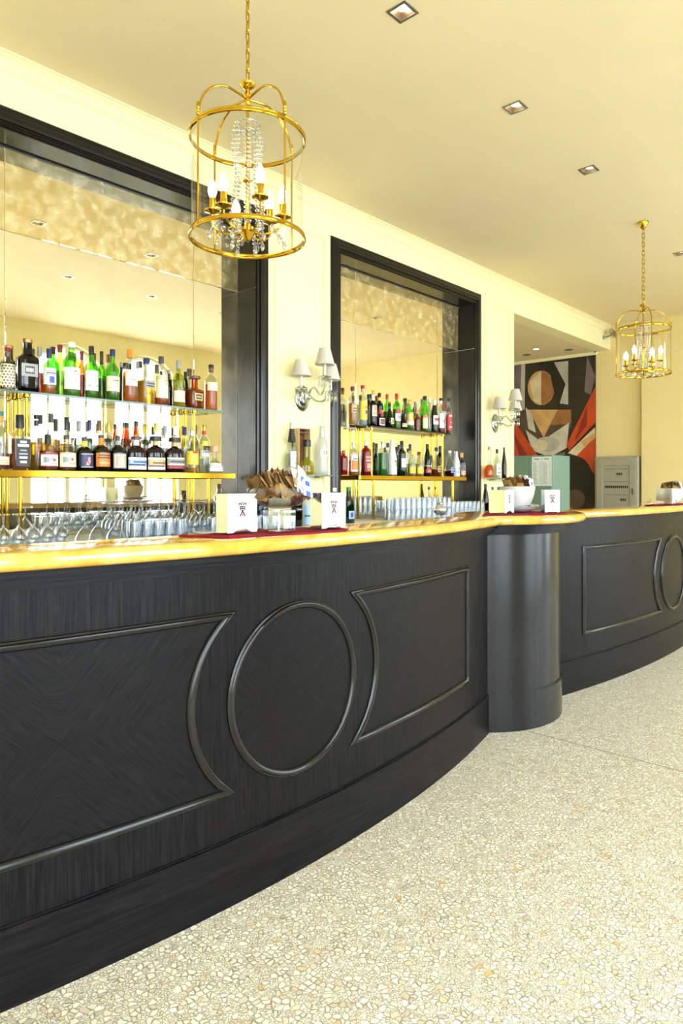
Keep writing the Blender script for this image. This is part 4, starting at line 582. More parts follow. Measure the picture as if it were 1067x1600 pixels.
for i, (c, w) in enumerate(zip(WC, WW)):
    b = MB(); rise = RISE[round(w, 2)]
    def arch_z(x, w=w, c=c): return ZS+rise*sqrt(max(0, 1-((x-c)/w)**2))
    path = [(c-w+.03, QN-.1, ZH)] + [(c-(w-.03)*cos(pi*k/16), QN-.1, ZS+((rise-.03))*sin(pi*k/16)) for k in range(17)] + [(c+w-.03, QN-.1, ZH)]
    b.tube(path, .032, 6)
    for dx in (-w*.5, 0, w*.5): b.box(c+dx-(.035 if dx == 0 else .016), c+dx+(.035 if dx == 0 else .016), QN-.125, QN-.075, ZH, arch_z(c+dx)-.03)
    for z in (ZH+.05, .98, 1.85, ZS): b.box(c-w+.03, c+w-.03, QN-.12, QN-.08, z-.018, z+.018)
    fr = structure(b.build('window_%d' % (i+1), M['white_paint']))
    b = MB(); n = 16
    top = [(c-(w-.04)*cos(pi*k/n), QN-.10, ZS+(rise-.04)*sin(pi*k/n)) for k in range(n+1)]
    b.add([(c-w+.04, QN-.10, ZH), (c+w-.04, QN-.10, ZH)] + top[::-1], [tuple(range(n+3))]); b.build('pane', M['pane'], fr, smooth=0)
    ld = bpy.data.lights.new('daylight_portal', 'AREA'); ld.shape = 'RECTANGLE'; ld.size = 2*w; ld.size_y = 3.2
    ld.cycles.is_portal = True
    lo = bpy.data.objects.new('daylight_portal', ld); COL.objects.link(lo); lo.location = (c, QN-.22, 1.72); lo.rotation_euler = (R(90), 0, 0)

# ------------------------------------------------------------------ trims
cprof = [(0,-.072), (.010,-.072), (.012,-.060), (.018,-.057), (.020,-.050), (.030,-.032), (.048,-.020), (.060,-.017), (.062,-.008), (.078,-.006), (.080,0), (0,0)]
def sweep2(b, prof, fn0, fn1):
    n = len(prof); V = [fn0(*p) for p in prof] + [fn1(*p) for p in prof]
    b.add(V, [(i, (i+1) % n, n+(i+1) % n, n+i) for i in range(n)] + [tuple(range(n))[::-1], tuple(range(n, 2*n))])
b = MB(); sweep2(b, cprof, lambda o, z: (SN, QW-o, ZC+z), lambda o, z: (SF-o, QW-o, ZC+z)); structure(b.build('trim_1', M['wall'], smooth=0))
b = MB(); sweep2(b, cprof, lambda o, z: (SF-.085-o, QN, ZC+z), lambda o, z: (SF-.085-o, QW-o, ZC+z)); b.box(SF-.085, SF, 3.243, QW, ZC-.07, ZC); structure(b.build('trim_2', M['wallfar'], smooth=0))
def frame_on_wall(b, x0, x1, z0, z1, w=.022, d=.012):
    for a, c, e, f in ((x0,x1,z1-w,z1), (x0,x1,z0,z0+w), (x0,x0+w,z0+w,z1-w), (x1-w,x1,z0+w,z1-w)):
        b.box(a, c, QW-d*.5, QW+.001, e, f); i = w*.28
        b.box(a+i*(f-e > c-a), c-i*(f-e > c-a), QW-d, QW-d*.5, e+i*(f-e < c-a), f-i*(f-e < c-a))
b = MB(); frame_on_wall(b, 3.345, 3.885, 1.02, 3.22); structure(b.build('trim_3', M['wall'], smooth=0))
b = MB(); frame_on_wall(b, 6.30, 6.87, 1.02, 3.22); structure(b.build('trim_4', M['wall'], smooth=0))
b = MB(); b.box(SF-.03, SF, 3.9, 6.0, 3.155, 3.2); structure(b.build('trim_5', M['wall'], smooth=0))

# ------------------------------------------------------------------ mirrors in their dark frames
def niche(x0, x1, label):
    t = thing('framed_mirror', label, 'mirror', ((x0+x1)/2, QM, ZK))
    def loc(b): return b.xf(lambda p: (p[0]-(x0+x1)/2, p[1]-QM, p[2]-ZK))
    # swept architrave: (inset from opening outward, stand-off)
    prof = [(-.004,0), (-.004,.014), (.004,.020), (.012,.016), (.018,.016), (.022,.026), (.034,.034), (.052,.036), (.066,.030), (.072,.030), (.078,.024), (.094,.022), (.103,.012), (.103,0)]
    b = MB(); n = len(prof)
    stations = [lambda o, d: (x0-o, QW-d, ZK), lambda o, d: (x0-o, QW-d, ZT+o), lambda o, d: (x1+o, QW-d, ZT+o), lambda o, d: (x1+o, QW-d, ZK)]
    V = []; F = []
    for st in stations: V += [st(*p) for p in prof]
    for k in range(3):
        for i in range(n-1): F.append((k*n+i, k*n+i+1, (k+1)*n+i+1, (k+1)*n+i))
    b.add(V, F); loc(b).build('moulded_frame', M['mould'], t, smooth=25)
    for a, c, nm in ((x0, x0+.012, 'left'), (x1-.012, x1, 'right')):
        b = MB(); b.box(a, c, QW-.004, QM, ZK, 2.674); b.box(a, c, QW-.004, QM, 2.680, ZT); loc(b).build('side_lining', M['lacquer'], t, smooth=0)
    b = MB(); b.box(x0+.012, x1-.012, QW-.004, QM, ZT-.012, ZT); loc(b).build('top_lining', M['lacquer'], t, smooth=0)
    b = MB(); b.box(x0+.012, x1-.012, QM-.014, QM-.005, ZT-.021, ZT-.0125); loc(b).build('gap_shadow_strip', M['c_black'], t, smooth=0)  # black strip added as the shade in the gap between lining and mirror
    xs = [x0+.012, x0+.42, x1-.40, x1-.012]; zs = [ZK, 2.677, ZT-.012]
    for i in range(3):
        for j in range(2):
            a, c, e, f = xs[i], xs[i+1], zs[j], zs[j+1]; w = .004; d = .0007; g = .0008
            a += g; c -= g; e += g; f -= g
            V = [(a,QM,e),(c,QM,e),(c,QM,f),(a,QM,f),(a+w,QM-d,e+w),(c-w,QM-d,e+w),(c-w,QM-d,f-w),(a+w,QM-d,f-w)]
            b = MB(); b.add(V, [(4,5,6,7),(0,1,5,4),(1,2,6,5),(2,3,7,6),(3,0,4,7),(3,2,1,0)])
            loc(b).build('mirror_panel', M['mirror_old' if j else 'mirror'], t, smooth=0)
    return t
niche(*N1, 'large aged bar mirror in dark frame at left, nearest the camera')
niche(*N2, 'aged bar mirror in dark frame between the two wall sconces')

# ------------------------------------------------------------------ back counter
b = MB(); b.box(.2, SE-.02, 3.18, QW, ZK-.035, ZK)
t = thing('back_counter', 'low back counter under the mirrors holding glasses behind the bar', 'counter', (3.5, 3.45, 0))
def shift(b, o): return b.xf(lambda p: (p[0]-o[0], p[1]-o[1], p[2]-o[2]))
shift(b, (3.5,3.45,0)).build('counter_top', M['white_paint'], t, smooth=0)
for i, (x0, x1) in enumerate((N1, N2)):
    b = MB(); b.box(x0+.013, x1-.013, QW+.0005, QM-.006, .9, ZK); structure(b.build('trim_%d' % (6+i), M['white_paint'], smooth=0))
for k in range(6):
    x0 = .25+k*1.1; b = MB(); b.box(x0, x0+1.07, 3.24, QW-.002, .08, ZK-.035); b.box(x0+.03, x0+1.04, 3.30, QW-.01, 0, .08)
    shift(b, (3.5,3.45,0)).build('cabinet', M['lacquer'], t, smooth=0)
    b = MB(); b.cbox(x0+.02, x0+.525, 3.222, 3.24, .1, ZK-.06, .004); b.cbox(x0+.545, x0+1.05, 3.222, 3.24, .1, ZK-.06, .004)
    shift(b, (3.5,3.45,0)).build('door', M['lacquer'], t, smooth=0)

# ------------------------------------------------------------------ the bar
def B1(s): return 1.631+.09*(s-1.72)**2
def B2(s): return 1.633+.06*(s-5.6)**2
def frange(a, c, n): return [a+(c-a)*i/n for i in range(n+1)]
ZP0, ZP1 = .335, .896; CZ = .607; CR = .288
def bar_section(name, label, Bf, s0, s1, cc, rights, lefts):
    org = ((s0+s1)/2, Bf((s0+s1)/2)+.1, 0)
    t = thing(name, label, 'bar', org)
    def band(b, off, z0, z1, back=.16):
        ss = frange(s0, s1, 48)
        b.prism([(s, Bf(s)-off) for s in ss] + [(s, Bf(s)+back) for s in ss[::-1]], z0, z1)
    b = MB(); band(b, 0, .2, 1.075); shift(b, org).build('front_panel', M['wood'], t, smooth=30)
    b = MB(); band(b, .009, 0, .198); band(b, .004, .198, .204); shift(b, org).build('plinth', M['wood_h'], t, smooth=30)
    b = MB()
    for off, z0, z1 in ((.018,1.020,1.034), (.026,1.034,1.038), (.040,1.038,1.052), (.048,1.052,1.056), (.064,1.056,1.0745)): band(b, off, z0, z1, 0)
    shift(b, org).build('cornice_trim', M['wood_h'], t, smooth=30)
    prof = [(-.0135,0), (-.0130,.006), (-.009,.0105), (-.002,.0145), (.004,.0135), (.0065,.009), (.0085,.0072), (.0115,.0068), (.0135,.004), (.0135,0)]
    def mould(path):
        n = len(path); b = MB(); V = []; F = []; m = len(prof)
        A = sum(path[i][0]*path[(i+1)%n][1]-path[(i+1)%n][0]*path[i][1] for i in range(n))
        if A < 0: path = path[::-1]
        for i in range(n):
            p, a, c = path[i], path[i-1], path[(i+1) % n]
            d1 = (p[0]-a[0], p[1]-a[1]); d2 = (c[0]-p[0], c[1]-p[1])
            l1 = sqrt(d1[0]**2+d1[1]**2); l2 = sqrt(d2[0]**2+d2[1]**2)
            n1 = (-d1[1]/l1, d1[0]/l1); n2 = (-d2[1]/l2, d2[0]/l2)
            bx, bz = n1[0]+n2[0], n1[1]+n2[1]; l = sqrt(bx*bx+bz*bz); bx /= l; bz /= l
            k = min(2.2, 1/max(.3, bx*n1[0]+bz*n1[1]))
            for o, d in prof:
                s = p[0]-bx*o*k; z = p[1]-bz*o*k
                V.append((s, Bf(s)-d, z))
        for i in range(n):
            i2 = (i+1) % n
            for j in range(m-1): F.append((i*m+j, i2*m+j, i2*m+j+1, i*m+j+1))
        b.add(V, F); shift(b, org).build('panel_moulding', M['mould'], t, smooth=50)
    def veneer(lo, hi, z0, z1, sc, zc):
        nz, ns = 28, 22; b = MB(); V = []; F = []
        for j in range(nz+1):
            z = z0+(z1-z0)*j/nz
            for i in range(ns+1):
                s = lo(z)+(hi(z)-lo(z))*i/ns; V.append((s, Bf(s)-.0015, z))
        for j in range(nz):
            for i in range(ns): k = j*(ns+1)+i; F.append((k, k+1, k+ns+2, k+ns+1))
        b.add(V, F); shift(b, org)
        b.build('veneer_panel', M['veneer'], t, smooth=30, uv=lambda c: ((abs(c[0]+org[0]-sc)-abs(c[2]-zc))*.7071, (abs(c[0]+org[0]-sc)+abs(c[2]-zc))*.7071))
    mould([(cc+CR*.955*cos(2*pi*i/64), CZ+CR*.955*sin(2*pi*i/64)) for i in range(64)])
    rr = CR*.93
    veneer(lambda z: cc-sqrt(max(0, rr*rr-(z-CZ)**2)), lambda z: cc+sqrt(max(0, rr*rr-(z-CZ)**2)), CZ-rr, CZ+rr, cc, CZ)
    zm = (ZP0+ZP1)/2; hc = (ZP1-ZP0)/2; sag = .147; rad = (hc*hc+sag*sag)/(2*sag)
    def arc(z, e, sg): return e+sg*(sqrt(max(0, rad*rad-(z-zm)**2))-(rad-sag))
    for e, f in rights:       # e concave end next to the circle, f straight end
        zz = frange(ZP0+.0135, ZP1-.0135, 16)
        path = [(arc(z, e+.012, 1), z) for z in zz[::-1]] + [(s, ZP0+.0135) for s in frange(e+.014, f-.0135, 12)[1:]] + [(f-.0135, z) for z in zz[1:]] + [(s, ZP1-.0135) for s in frange(f-.0135, e+.014, 12)[1:-1]]
        mould(path)
        veneer(lambda z: arc(z, e+.012, 1), lambda z: f-.0135, ZP0+.0135, ZP1-.0135, (e+.08+f)/2, zm)
    for f, e in lefts:
        zz = frange(ZP0+.0135, ZP1-.0135, 16)
        path = [(arc(z, e-.012, -1), z) for z in zz] + [(s, ZP1-.0135) for s in frange(e-.014, f+.0135, 12)[1:]] + [(f+.0135, z) for z in zz[::-1][1:]] + [(s, ZP0+.0135) for s in frange(f+.0135, e-.014, 12)[1:-1]]
        mould(path)
        veneer(lambda z: f+.0135, lambda z: arc(z, e-.012, -1), ZP0+.0135, ZP1-.0135, (f+e-.08)/2, zm)
    return t
bar_section('bar_counter', 'long dark wood bar front with round panel, in the foreground left of the column', B1, -.6, 3.112, 1.587, [(1.841, 2.812)], [(.36, 1.333)])
bar_section('bar_counter', 'dark wood bar front with framed panels beyond the rounded column', B2, 3.888, 7.3, 5.60, [(5.86, 7.0)], [(4.18, 5.335)])
# rounded column between the two bows
CC = (3.50, 2.13)
t = thing('bar_column', 'dark half round bar column standing between the two bar fronts', 'column', (CC[0], 1.95, 0))
def coldisc(b, r, z0, z1):
    a0, a1 = R(-140.5), R(-39.5)
    b.prism([(CC[0]+r*cos(a), CC[1]+r*sin(a)) for a in frange(a0, a1, 40)] + [(CC[0]+.38, 2.10), (CC[0]-.38, 2.10)], z0, z1)
b = MB(); coldisc(b, .494, .2, 1.075); shift(b, (CC[0],1.95,0)).build('shaft', M['lacquer'], t, smooth=30)
b = MB(); coldisc(b, .503, 0, .198); coldisc(b, .498, .198, .204); shift(b, (CC[0],1.95,0)).build('plinth', M['lacquer'], t, smooth=30)
b = MB()
for off, z0, z1 in ((.018,1.020,1.034), (.026,1.034,1.038), (.040,1.038,1.052), (.048,1.052,1.056), (.064,1.056,1.0745)): coldisc(b, .494+off, z0, z1)
shift(b, (CC[0],1.95,0)).build('cornice_trim', M['wood_h'], t, smooth=30)
# marble top, one continuous slab
def Cdisc(s):
    d = .62**2-(s-3.53)**2
    return 2.13-sqrt(d) if d > 0 else 9
def smin(a, c, k):
    h = max(0, min(1, .5+.5*(c-a)/k)); return c*(1-h)+a*h-k*h*(1-h)
def front(s):
    if s < 3.53: return smin(B1(s)-.11, Cdisc(s), .09) if s > 2.85 else B1(s)-.11
    return min(B2(s)-.10, Cdisc(s))
def rear(s):
    q = 1.806+.055*(s-1.72)**2 if s < 3.5 else 1.80+.0415*(s-5.6)**2
    d = abs(s-3.5)
    if d < .42: q = max(q, 2.14-.9*d*d)
    return q
ss = frange(-.6, 2.8, 40) + frange(2.8, 4.1, 70)[1:] + frange(4.1, 7.3, 36)[1:]
b = MB(); V = []; F = []; zt, zb_, rn = ZB, ZB-.045, .0225
for s in ss:
    f, r_ = front(s), rear(s)
    sec = [(r_, zt)] + [(f+rn-rn*sin(a), zt-rn+rn*cos(a)) for a in frange(0, pi, 8)] + [(r_, zb_)]
    V += [(s, q, z) for q, z in sec]; n = len(sec)
for i in range(len(ss)-1):
    for k in range(n): F.append((i*n+k, i*n+(k+1) % n, (i+1)*n+(k+1) % n, (i+1)*n+k))
F += [tuple(range(n)), tuple(range((len(ss)-1)*n, len(ss)*n))[::-1]]
b.add(V, F)
tag(shift(b, (1.6,1.7,zb_)).build('marble_bar_top', M['marble'], loc=(1.6,1.7,zb_), smooth=50), 'polished yellow marble bar top with rounded edge running along the bar', 'bar top')

# ------------------------------------------------------------------ brass shelf units
def shelf_unit(cx, label, up0, up1, upmat, upedge):
    t = thing('bottle_shelf', label, 'shelf', (cx, 3.78, ZK))
    o = (cx, 3.78, ZK); x0, x1 = cx-.815, cx+.815; f = 3.66; bk = QM-.012
    b = MB(); b.cbox(x0, x1, f, f+.014, 1.319, 1.357, .003); b.cbox(x0, x0+.014, f+.014, bk, 1.319, 1.357, .003); b.cbox(x1-.014, x1, f+.014, bk, 1.319, 1.357, .003)
    shift(b, o).build('brass_edge', M['brass'], t, smooth=0)
    b = MB(); b.box(x0+.014, x1-.014, f+.014, bk, 1.338, 1.3565); shift(b, o).build('lower_board', M['c_dkgrey'], t, smooth=0)
    b = MB(); b.box(up0, up1, 3.725, bk, 1.770, 1.782); shift(b, o).build('upper_glass', M[upmat], t, smooth=0)
    b = MB(); b.box(up0, up1, 3.7225, 3.7248, 1.770, 1.782); b.box(up1+.0002, up1+.0024, 3.7225, bk, 1.770, 1.782); shift(b, o).build('polished_edge', M[upedge], t, smooth=0)
    for dx in (-.612, .612):
        for q in (3.69, 3.862):
            b = MB(); b.lathe([(.0105,ZK),(.0105,1.319)], (cx+dx,q,0), 12); b.lathe([(.022,ZK),(.022,ZK+.006),(.0105,ZK+.008)], (cx+dx,q,0), 12); shift(b, o).build('leg', M['brass'], t)
    for dx in (-.548, .548):
        for q in (3.766, 3.862):
            b = MB(); b.lathe([(.016,1.357),(.016,1.363),(.0105,1.365),(.0105,1.748),(.0105,1.752),(.021,1.756),(.021,1.7695)], (cx+dx,q,0), 12); shift(b, o).build('post', M['brass'], t)
    return t
shelf_unit(2.15, 'brass framed shelf unit with clear glass upper shelf in front of the left mirror', 1.45, 2.915, 'shelfglass', 'glass_edge')
shelf_unit(5.087, 'brass framed shelf unit with dark upper shelf in front of the second mirror', 4.50, 5.71, 'reflect_dark_glass', 'c_black')  # dark glass and black edge paint the reflection on this upper shelf
for x0, x1, f, z, lab in ((3.36, 3.875, 3.545, 1.351, 'small glass wall shelf under the nearer sconce'), (6.335, 6.85, 3.57, 1.345, 'small glass wall shelf under the farther sconce')):
    t = thing('glass_wall_shelf', lab, 'shelf', ((x0+x1)/2, 3.63, z))
    o = ((x0+x1)/2, 3.63, z)
    b = MB(); b.box(x0, x1, f, QW-.013, z-.010, z); shift(b, o).build('glass_plate', M['shelfglass'], t, smooth=0)
    b = MB(); b.box(x0, x1, f-.0025, f-.0002, z-.010, z); shift(b, o).build('polished_edge', M['glass_edge'], t, smooth=0)
    for x in (x0+.09, x1-.09):
        b = MB(); b.cbox(x-.018, x+.018, QW-.06, QW, z-.022, z-.0105, .003); shift(b, o).build('bracket', M['brass_dk'], t, smooth=0)

# ------------------------------------------------------------------ recessed square downlights
DL = ['square recessed downlight nearest the camera in the ceiling', 'second square ceiling downlight from the camera', 'third square ceiling downlight from the camera', 'square ceiling downlight at the right edge beyond the far lantern']
for i, (x, y) in enumerate(DOWN):
    lab = DL[i] if i < 4 else 'square downlight in the second ceiling row, seen only in the mirrors'
    t = thing('recessed_downlight', lab, 'ceiling light', (x, y, ZC), 0, None if i < 4 else 'downlights of the second row')
    b = MB(); o, n_, z0 = .056, .042, -.004
    for (a, c, d, e) in ((-o,o,n_,o), (-o,o,-o,-n_), (-o,-n_,-n_,n_), (n_,o,-n_,n_)): b.box(a, c, d, e, z0, -.0005)
    b.build('trim_frame', M['steel'], t, smooth=0)
    b = MB(); q = .028; z1 = .036
    b.add([(-n_,-n_,-.003),(n_,-n_,-.003),(n_,n_,-.003),(-n_,n_,-.003),(-q,-q,z1),(q,-q,z1),(q,q,z1),(-q,q,z1)], [(0,4,5,1),(1,5,6,2),(2,6,7,3),(3,7,4,0),(4,7,6,5)])
    b.build('reflector', M['copper'], t, smooth=0)
    b = MB(); b.lathe([(0,.0135),(.021,.0145),(.023,.020),(.021,.0355)], (0,0,0), 16); b.build('lamp', M['spot'], t)
for i, (px_s, px_q, lab) in enumerate(((DR[0][0], DR[0][1], 'round recessed spotlight in the low ceiling over the mural recess, the brightest'), (DR[1][0], DR[1][1], 'unlit round spotlight in the recess ceiling, left and rear of the lit one'), (DR[2][0], DR[2][1], 'unlit round spotlight in the recess ceiling nearest the mural edge'))):
    t = thing('round_downlight', lab, 'ceiling light', (px_s, px_q, 3.2))
    b = MB(); b.torus((0,0,-.004), .052, .008, 24, 6, h=.004); b.build('ring', M['steel'], t)
    b = MB(); b.lathe([(0,-.0035),(.048,-.003),(.048,-.001)], (0,0,0), 20); b.build('lens', M['spot'] if i == 0 else M['steel'], t)
# ------------------------------------------------------------------ bottles
SH = {
 'whisky': [(.92,0),(1,.012),(1,.54),(.94,.60),(.66,.67),(.42,.72),(.36,.78),(.35,1)],
 'wine':   [(.95,0),(1,.012),(1,.60),(.93,.67),(.60,.73),(.42,.77),(.38,.84),(.38,1)],
 'champ':  [(.95,0),(1,.012),(1,.42),(.88,.55),(.58,.74),(.40,.86),(.36,1)],
 'vodka':  [(.92,0),(1,.015),(1,.66),(.92,.73),(.60,.79),(.38,.82),(.36,1)],
 'squat':  [(.94,0),(1,.02),(1,.48),(.94,.58),(.70,.66),(.38,.71),(.30,.75),(.29,1)],
 'flask':  [(.94,0),(1,.02),(1,.46),(.95,.56),(.78,.65),(.42,.71),(.28,.74),(.27,1)],
 'bulb':   [(.62,0),(.80,.03),(1,.20),(.98,.32),(.74,.48),(.44,.62),(.30,.76),(.27,1)],
 'taper':  [(.94,0),(1,.012),(1,.46),(.86,.60),(.62,.74),(.44,.86),(.40,1)],
 'square': [(.94,0),(1,.012),(1,.58),(.92,.64),(.50,.71),(.40,.75),(.38,1)],
 'decant': [(.94,0),(1,.02),(1,.52),(.92,.57),(.46,.62),(.36,.66),(.34,1)],
 'vase':   [(.94,0),(1,.012),(.96,.30),(.90,.62),(.62,.74),(.40,.84),(.36,1)],
 'onion':  [(.80,0),(1,.05),(1,.22),(.80,.36),(.42,.44),(.30,.52),(.27,1)],
}
SECT = {'square': (5, .78), 'decant': (5, .75), 'flask': (3, .55), 'onion': (2.4, .8), 'onionflat': (2.4, .45)}
SH['onionflat'] = SH['onion']
def prof_at(shape, z):
    P = SH[shape]
    for (r0, z0), (r1, z1) in zip(P[:-1], P[1:]):
        if z0 <= z <= z1: return r0+(r1-r0)*(z-z0)/(z1-z0)
    return P[-1][0]
def smooth_prof(P, sub=3):
    out = []
    for i in range(len(P)-1):
        p0, p1, p2, p3 = P[max(0,i-1)], P[i], P[i+1], P[min(len(P)-1,i+2)]
        for k in range(sub):
            t = k/sub
            if i < 2: out.append((p1[0]+(p2[0]-p1[0])*t, p1[1]+(p2[1]-p1[1])*t)); continue
            c = lambda a, b_, c_, d: .5*((2*b_)+(-a+c_)*t+(2*a-5*b_+4*c_-d)*t*t+(-a+3*b_-3*c_+d)*t**3)
            out.append((c(p0[0],p1[0],p2[0],p3[0]), p1[1]+(p2[1]-p1[1])*t))
    out.append(P[-1]); return out
_txt = {}
def text_polys(s):
    if s not in _txt:
        cu = bpy.data.curves.new('lettering', 'FONT'); cu.body = s; cu.align_x = 'CENTER'; cu.align_y = 'CENTER'; cu.size = 1; cu.resolution_u = 2
        o = bpy.data.objects.new('lettering', cu); me = o.to_mesh()
        _txt[s] = ([(v.co.x, v.co.y) for v in me.vertices], [tuple(p.vertices) for p in me.polygons])
        o.to_mesh_clear(); bpy.data.objects.remove(o); bpy.data.curves.remove(cu)
    return _txt[s]
def bottle(label, s, q, z, h, d, shape, glass, liq, fill, cap, caph, lab=None, rz=0, txt=None, neck=None, group=None, capr=1.12):
    Rr = d/2; n, asp = SECT.get(shape, (2, 1)); g = .0012
    t = thing('liquor_bottle', label, 'bottle', (s, q, z+g), R(rz), group); h -= g
    P = smooth_prof(SH[shape]); sg = 28 if n > 2 else 20
    k = (2**(1/n))/sqrt(2) if n > 2 else 1
    zc = (1-caph)*h
    pr = [(0, 0)] + [(r*Rr, zz*h) for r, zz in P if zz*h < zc+.004]
    pr.append((prof_at(shape, 1-caph)*Rr, zc+.002))
    b = MB(); b.lathe(pr, (0,0,0), sg, 0, n, asp, pi/sg if n > 2 else 0); b.build('glass', M['g_'+glass] if 'g_'+glass in M else M[glass], t, smooth=45)
    if liq and fill > 0:
        w = .0022; fz = fill*h
        pl = [(0, .004)] + [(max(.001, r*Rr-w), max(.004, zz*h)) for r, zz in P if zz*h < fz] + [(max(.001, prof_at(shape, fill)*Rr-w), fz), (0, fz)]
        b = MB(); b.lathe(pl, (0,0,0), sg, 0, n, asp, pi/sg if n > 2 else 0); b.build('liquid', M['l_'+liq], t, smooth=45)
    rc = max(.0095, prof_at(shape, 1-caph*.5)*Rr*capr)
    b = MB(); b.lathe([(0,zc),(rc,zc),(rc,h-.003),(rc*.9,h),(0,h)], (0,0,0), 16); b.build('cap', M['c_'+cap], t, smooth=35)
    if neck:
        nm, n0, n1 = neck
        b = MB(); b.lathe([(prof_at(shape, u)*Rr+.0006, u*h) for u in frange(n0, n1, 4)], (0,0,0), 16); b.build('neck_foil', M['c_'+nm], t)
    if lab:
        z0, z1, ha, base, strips = lab[:5]; mats = [M['c_'+base]]; names = [base]; b = MB()
        def ring(th, zz, off):
            r = prof_at(shape, min(.999, zz))*Rr; ct, st = cos(th), sin(th); e = (abs(ct)**n+abs(st)**n)**(-1/n)
            x, y = r*e*ct, r*asp*e*st; l = sqrt(x*x+y*y); return (x*(1+off/l), y*(1+off/l), zz*h)
        def patch(a0, a1, u0, u1, off, mi):
            na = max(2, int((a1-a0)/.14)); nz = 3; V = []; F = []
            for j in range(nz+1):
                for i in range(na+1): V.append(ring(a0+(a1-a0)*i/na, u0+(u1-u0)*j/nz, off))
            for j in range(nz):
                for i in range(na): kk = j*(na+1)+i; F.append((kk, kk+1, kk+na+2, kk+na+1))
            b.add(V, F, mi)
        A = R(ha); c0 = -pi/2
        patch(c0-A, c0+A, z0, z1, .0007, 0)
        for st in strips:
            u0, u1, f0, f1, mt = st
            if mt not in names: names.append(mt); mats.append(M['c_'+mt])
            patch(c0+A*f0, c0+A*f1, z0+(z1-z0)*u0, z0+(z1-z0)*u1, .0012, names.index(mt))
        if txt:
            s_, zt_, size, mt = txt
            if mt not in names: names.append(mt); mats.append(M['c_'+mt])
            tv, tf = text_polys(s_); V = []
            for x, y in tv:
                zz = zt_+y*size/h; r = prof_at(shape, min(.99, zz))*Rr
                V.append(ring(c0+(x*size/r if n == 2 else atan2(x*size, r*asp)), zz, .0017))
            b.add(V, tf, names.index(mt))
        b.build('label', mats, t, smooth=45)
    return t
for a in BOTTLES: bottle(**a)

# presentation box on the first wall shelf
bx = (3.585, 3.652, 1.3515); t = thing('bottle_box', 'open brown wooden bottle box standing on the small glass shelf', 'box', bx, 0)
w, dd, hh, k = .062, .034, .345, .007
b = MB(); b.box(-w, w, dd-k, dd, 0, hh); b.build('back_board', M['boxwood'], t, smooth=0)
for x0, x1 in ((-w, -w+k), (w-k, w)):
    b = MB(); b.box(x0, x1, -dd, dd-k, 0, hh); b.build('side_board', M['boxside'], t, smooth=0)
for z0, z1 in ((0, k), (hh-k, hh), (hh*.9, hh*.9+.005)):
    b = MB(); b.box(-w+k, w-k, -dd, dd-k, z0, z1); b.build('end_board', M['boxwood'], t, smooth=0)

# ------------------------------------------------------------------ glasses behind the bar
def stem_mesh(h, r, bowl):
    # glass standing upside down: rim at z 0, foot on top
    b = MB(); fr = r*.86
    if bowl == 'coupe': P = [(r,0),(r*.985,.004),(r*.90,h*.14),(r*.66,h*.30),(r*.40,h*.42),(r*.16,h*.52),(.0042,h*.58),(.0040,h*.93),(.010,h*.965),(fr,h*.985),(fr,h),(0,h)]
    else: P = [(r*.86,0),(r*.90,.003),(r,h*.16),(r*.97,h*.30),(r*.78,h*.43),(r*.42,h*.52),(.006,h*.57),(.0042,h*.62),(.0040,h*.92),(.010,h*.965),(fr,h*.985),(fr,h),(0,h)]
    b.lathe(P, (0,0,0), 18); return b
def tumbler_mesh(h, r):
    b = MB(); b.lathe([(r,0),(r*.99,.004),(r*.86,h*.93),(r*.80,h),(0,h)], (0,0,0), 16)
    b.lathe([(r*.93,0),(r*.80,h*.86),(0,h*.86)], (0,0,0), 16); return b
protos = {}
KB = [(a['s'], a['q'], a['d']/2) for a in BOTTLES if a['z'] < 1]+[(2.46, 3.30, .088)]
def glassware(name, key, bfn, label, group, s, q, z):
    if any((s-x)**2+(q-y)**2 < (r+.04)**2 for x, y, r in KB): return
    if key not in protos:
        o = bfn().build(name, M['stemware'], smooth=50); protos[key] = o
    else:
        o = protos[key].copy(); COL.objects.link(o)
    o.location = (s, q, z); o.rotation_euler = (0, 0, random.uniform(0, 6)); tag(o, label, 'glass', group)
g1 = 'small upside down stemmed glass in the crowded row at the left end behind the bar'
for i in range(7):
    for j in range(2): glassware('stemmed_glass', 'small', lambda: stem_mesh(.150, .033, 'wine'), g1, 'small stemmed glasses at the left', 1.20+i*.071+.03*j-.02, 3.36+j*.08, ZK+.001)
for i, (s, q) in enumerate(((1.72, 3.345), (1.84, 3.43), (1.885, 3.33))):
    glassware('coupe_glass', 'coupe', lambda: stem_mesh(.150, .052, 'coupe'), ('upside down coupe glass, leftmost of the three spaced coupes', 'upside down coupe glass, middle and rearmost of the three coupes', 'upside down coupe glass beside the tumblers, rightmost of the three coupes')[i], None, s, q, ZK+.001)
g2 = 'upside down tumbler in the front rows behind the bar, below the left shelf'
for i in range(15):
    for j in range(2): glassware('tumbler', 'tumb', lambda: tumbler_mesh(.098, .034), g2, 'tumblers under the left shelf', 1.985+i*.072, 3.31+j*.075, ZK+.001)
g3 = 'upside down stemmed wine glass in the packed rows behind the tumblers, below the left shelf'
for i in range(15):
    for j in range(3): glassware('wine_glass', 'wine', lambda: stem_mesh(.188, .036, 'wine'), g3, 'wine glasses under the left shelf', 1.96+i*.0755+.02*j, 3.47+j*.078, ZK+.001)
g4 = 'upside down tumbler in the two stacked layers below the second shelf'
for i in range(11):
    for j in range(2):
        for k in range(2): glassware('stacked_tumbler', 'stack', lambda: tumbler_mesh(.092, .036), g4, 'tumblers stacked below the second shelf', 4.44+i*.076, 3.42+j*.078, ZK+.001+k*.0925)
g5 = 'upside down short tumbler in the single layer right of the stacked tumblers'
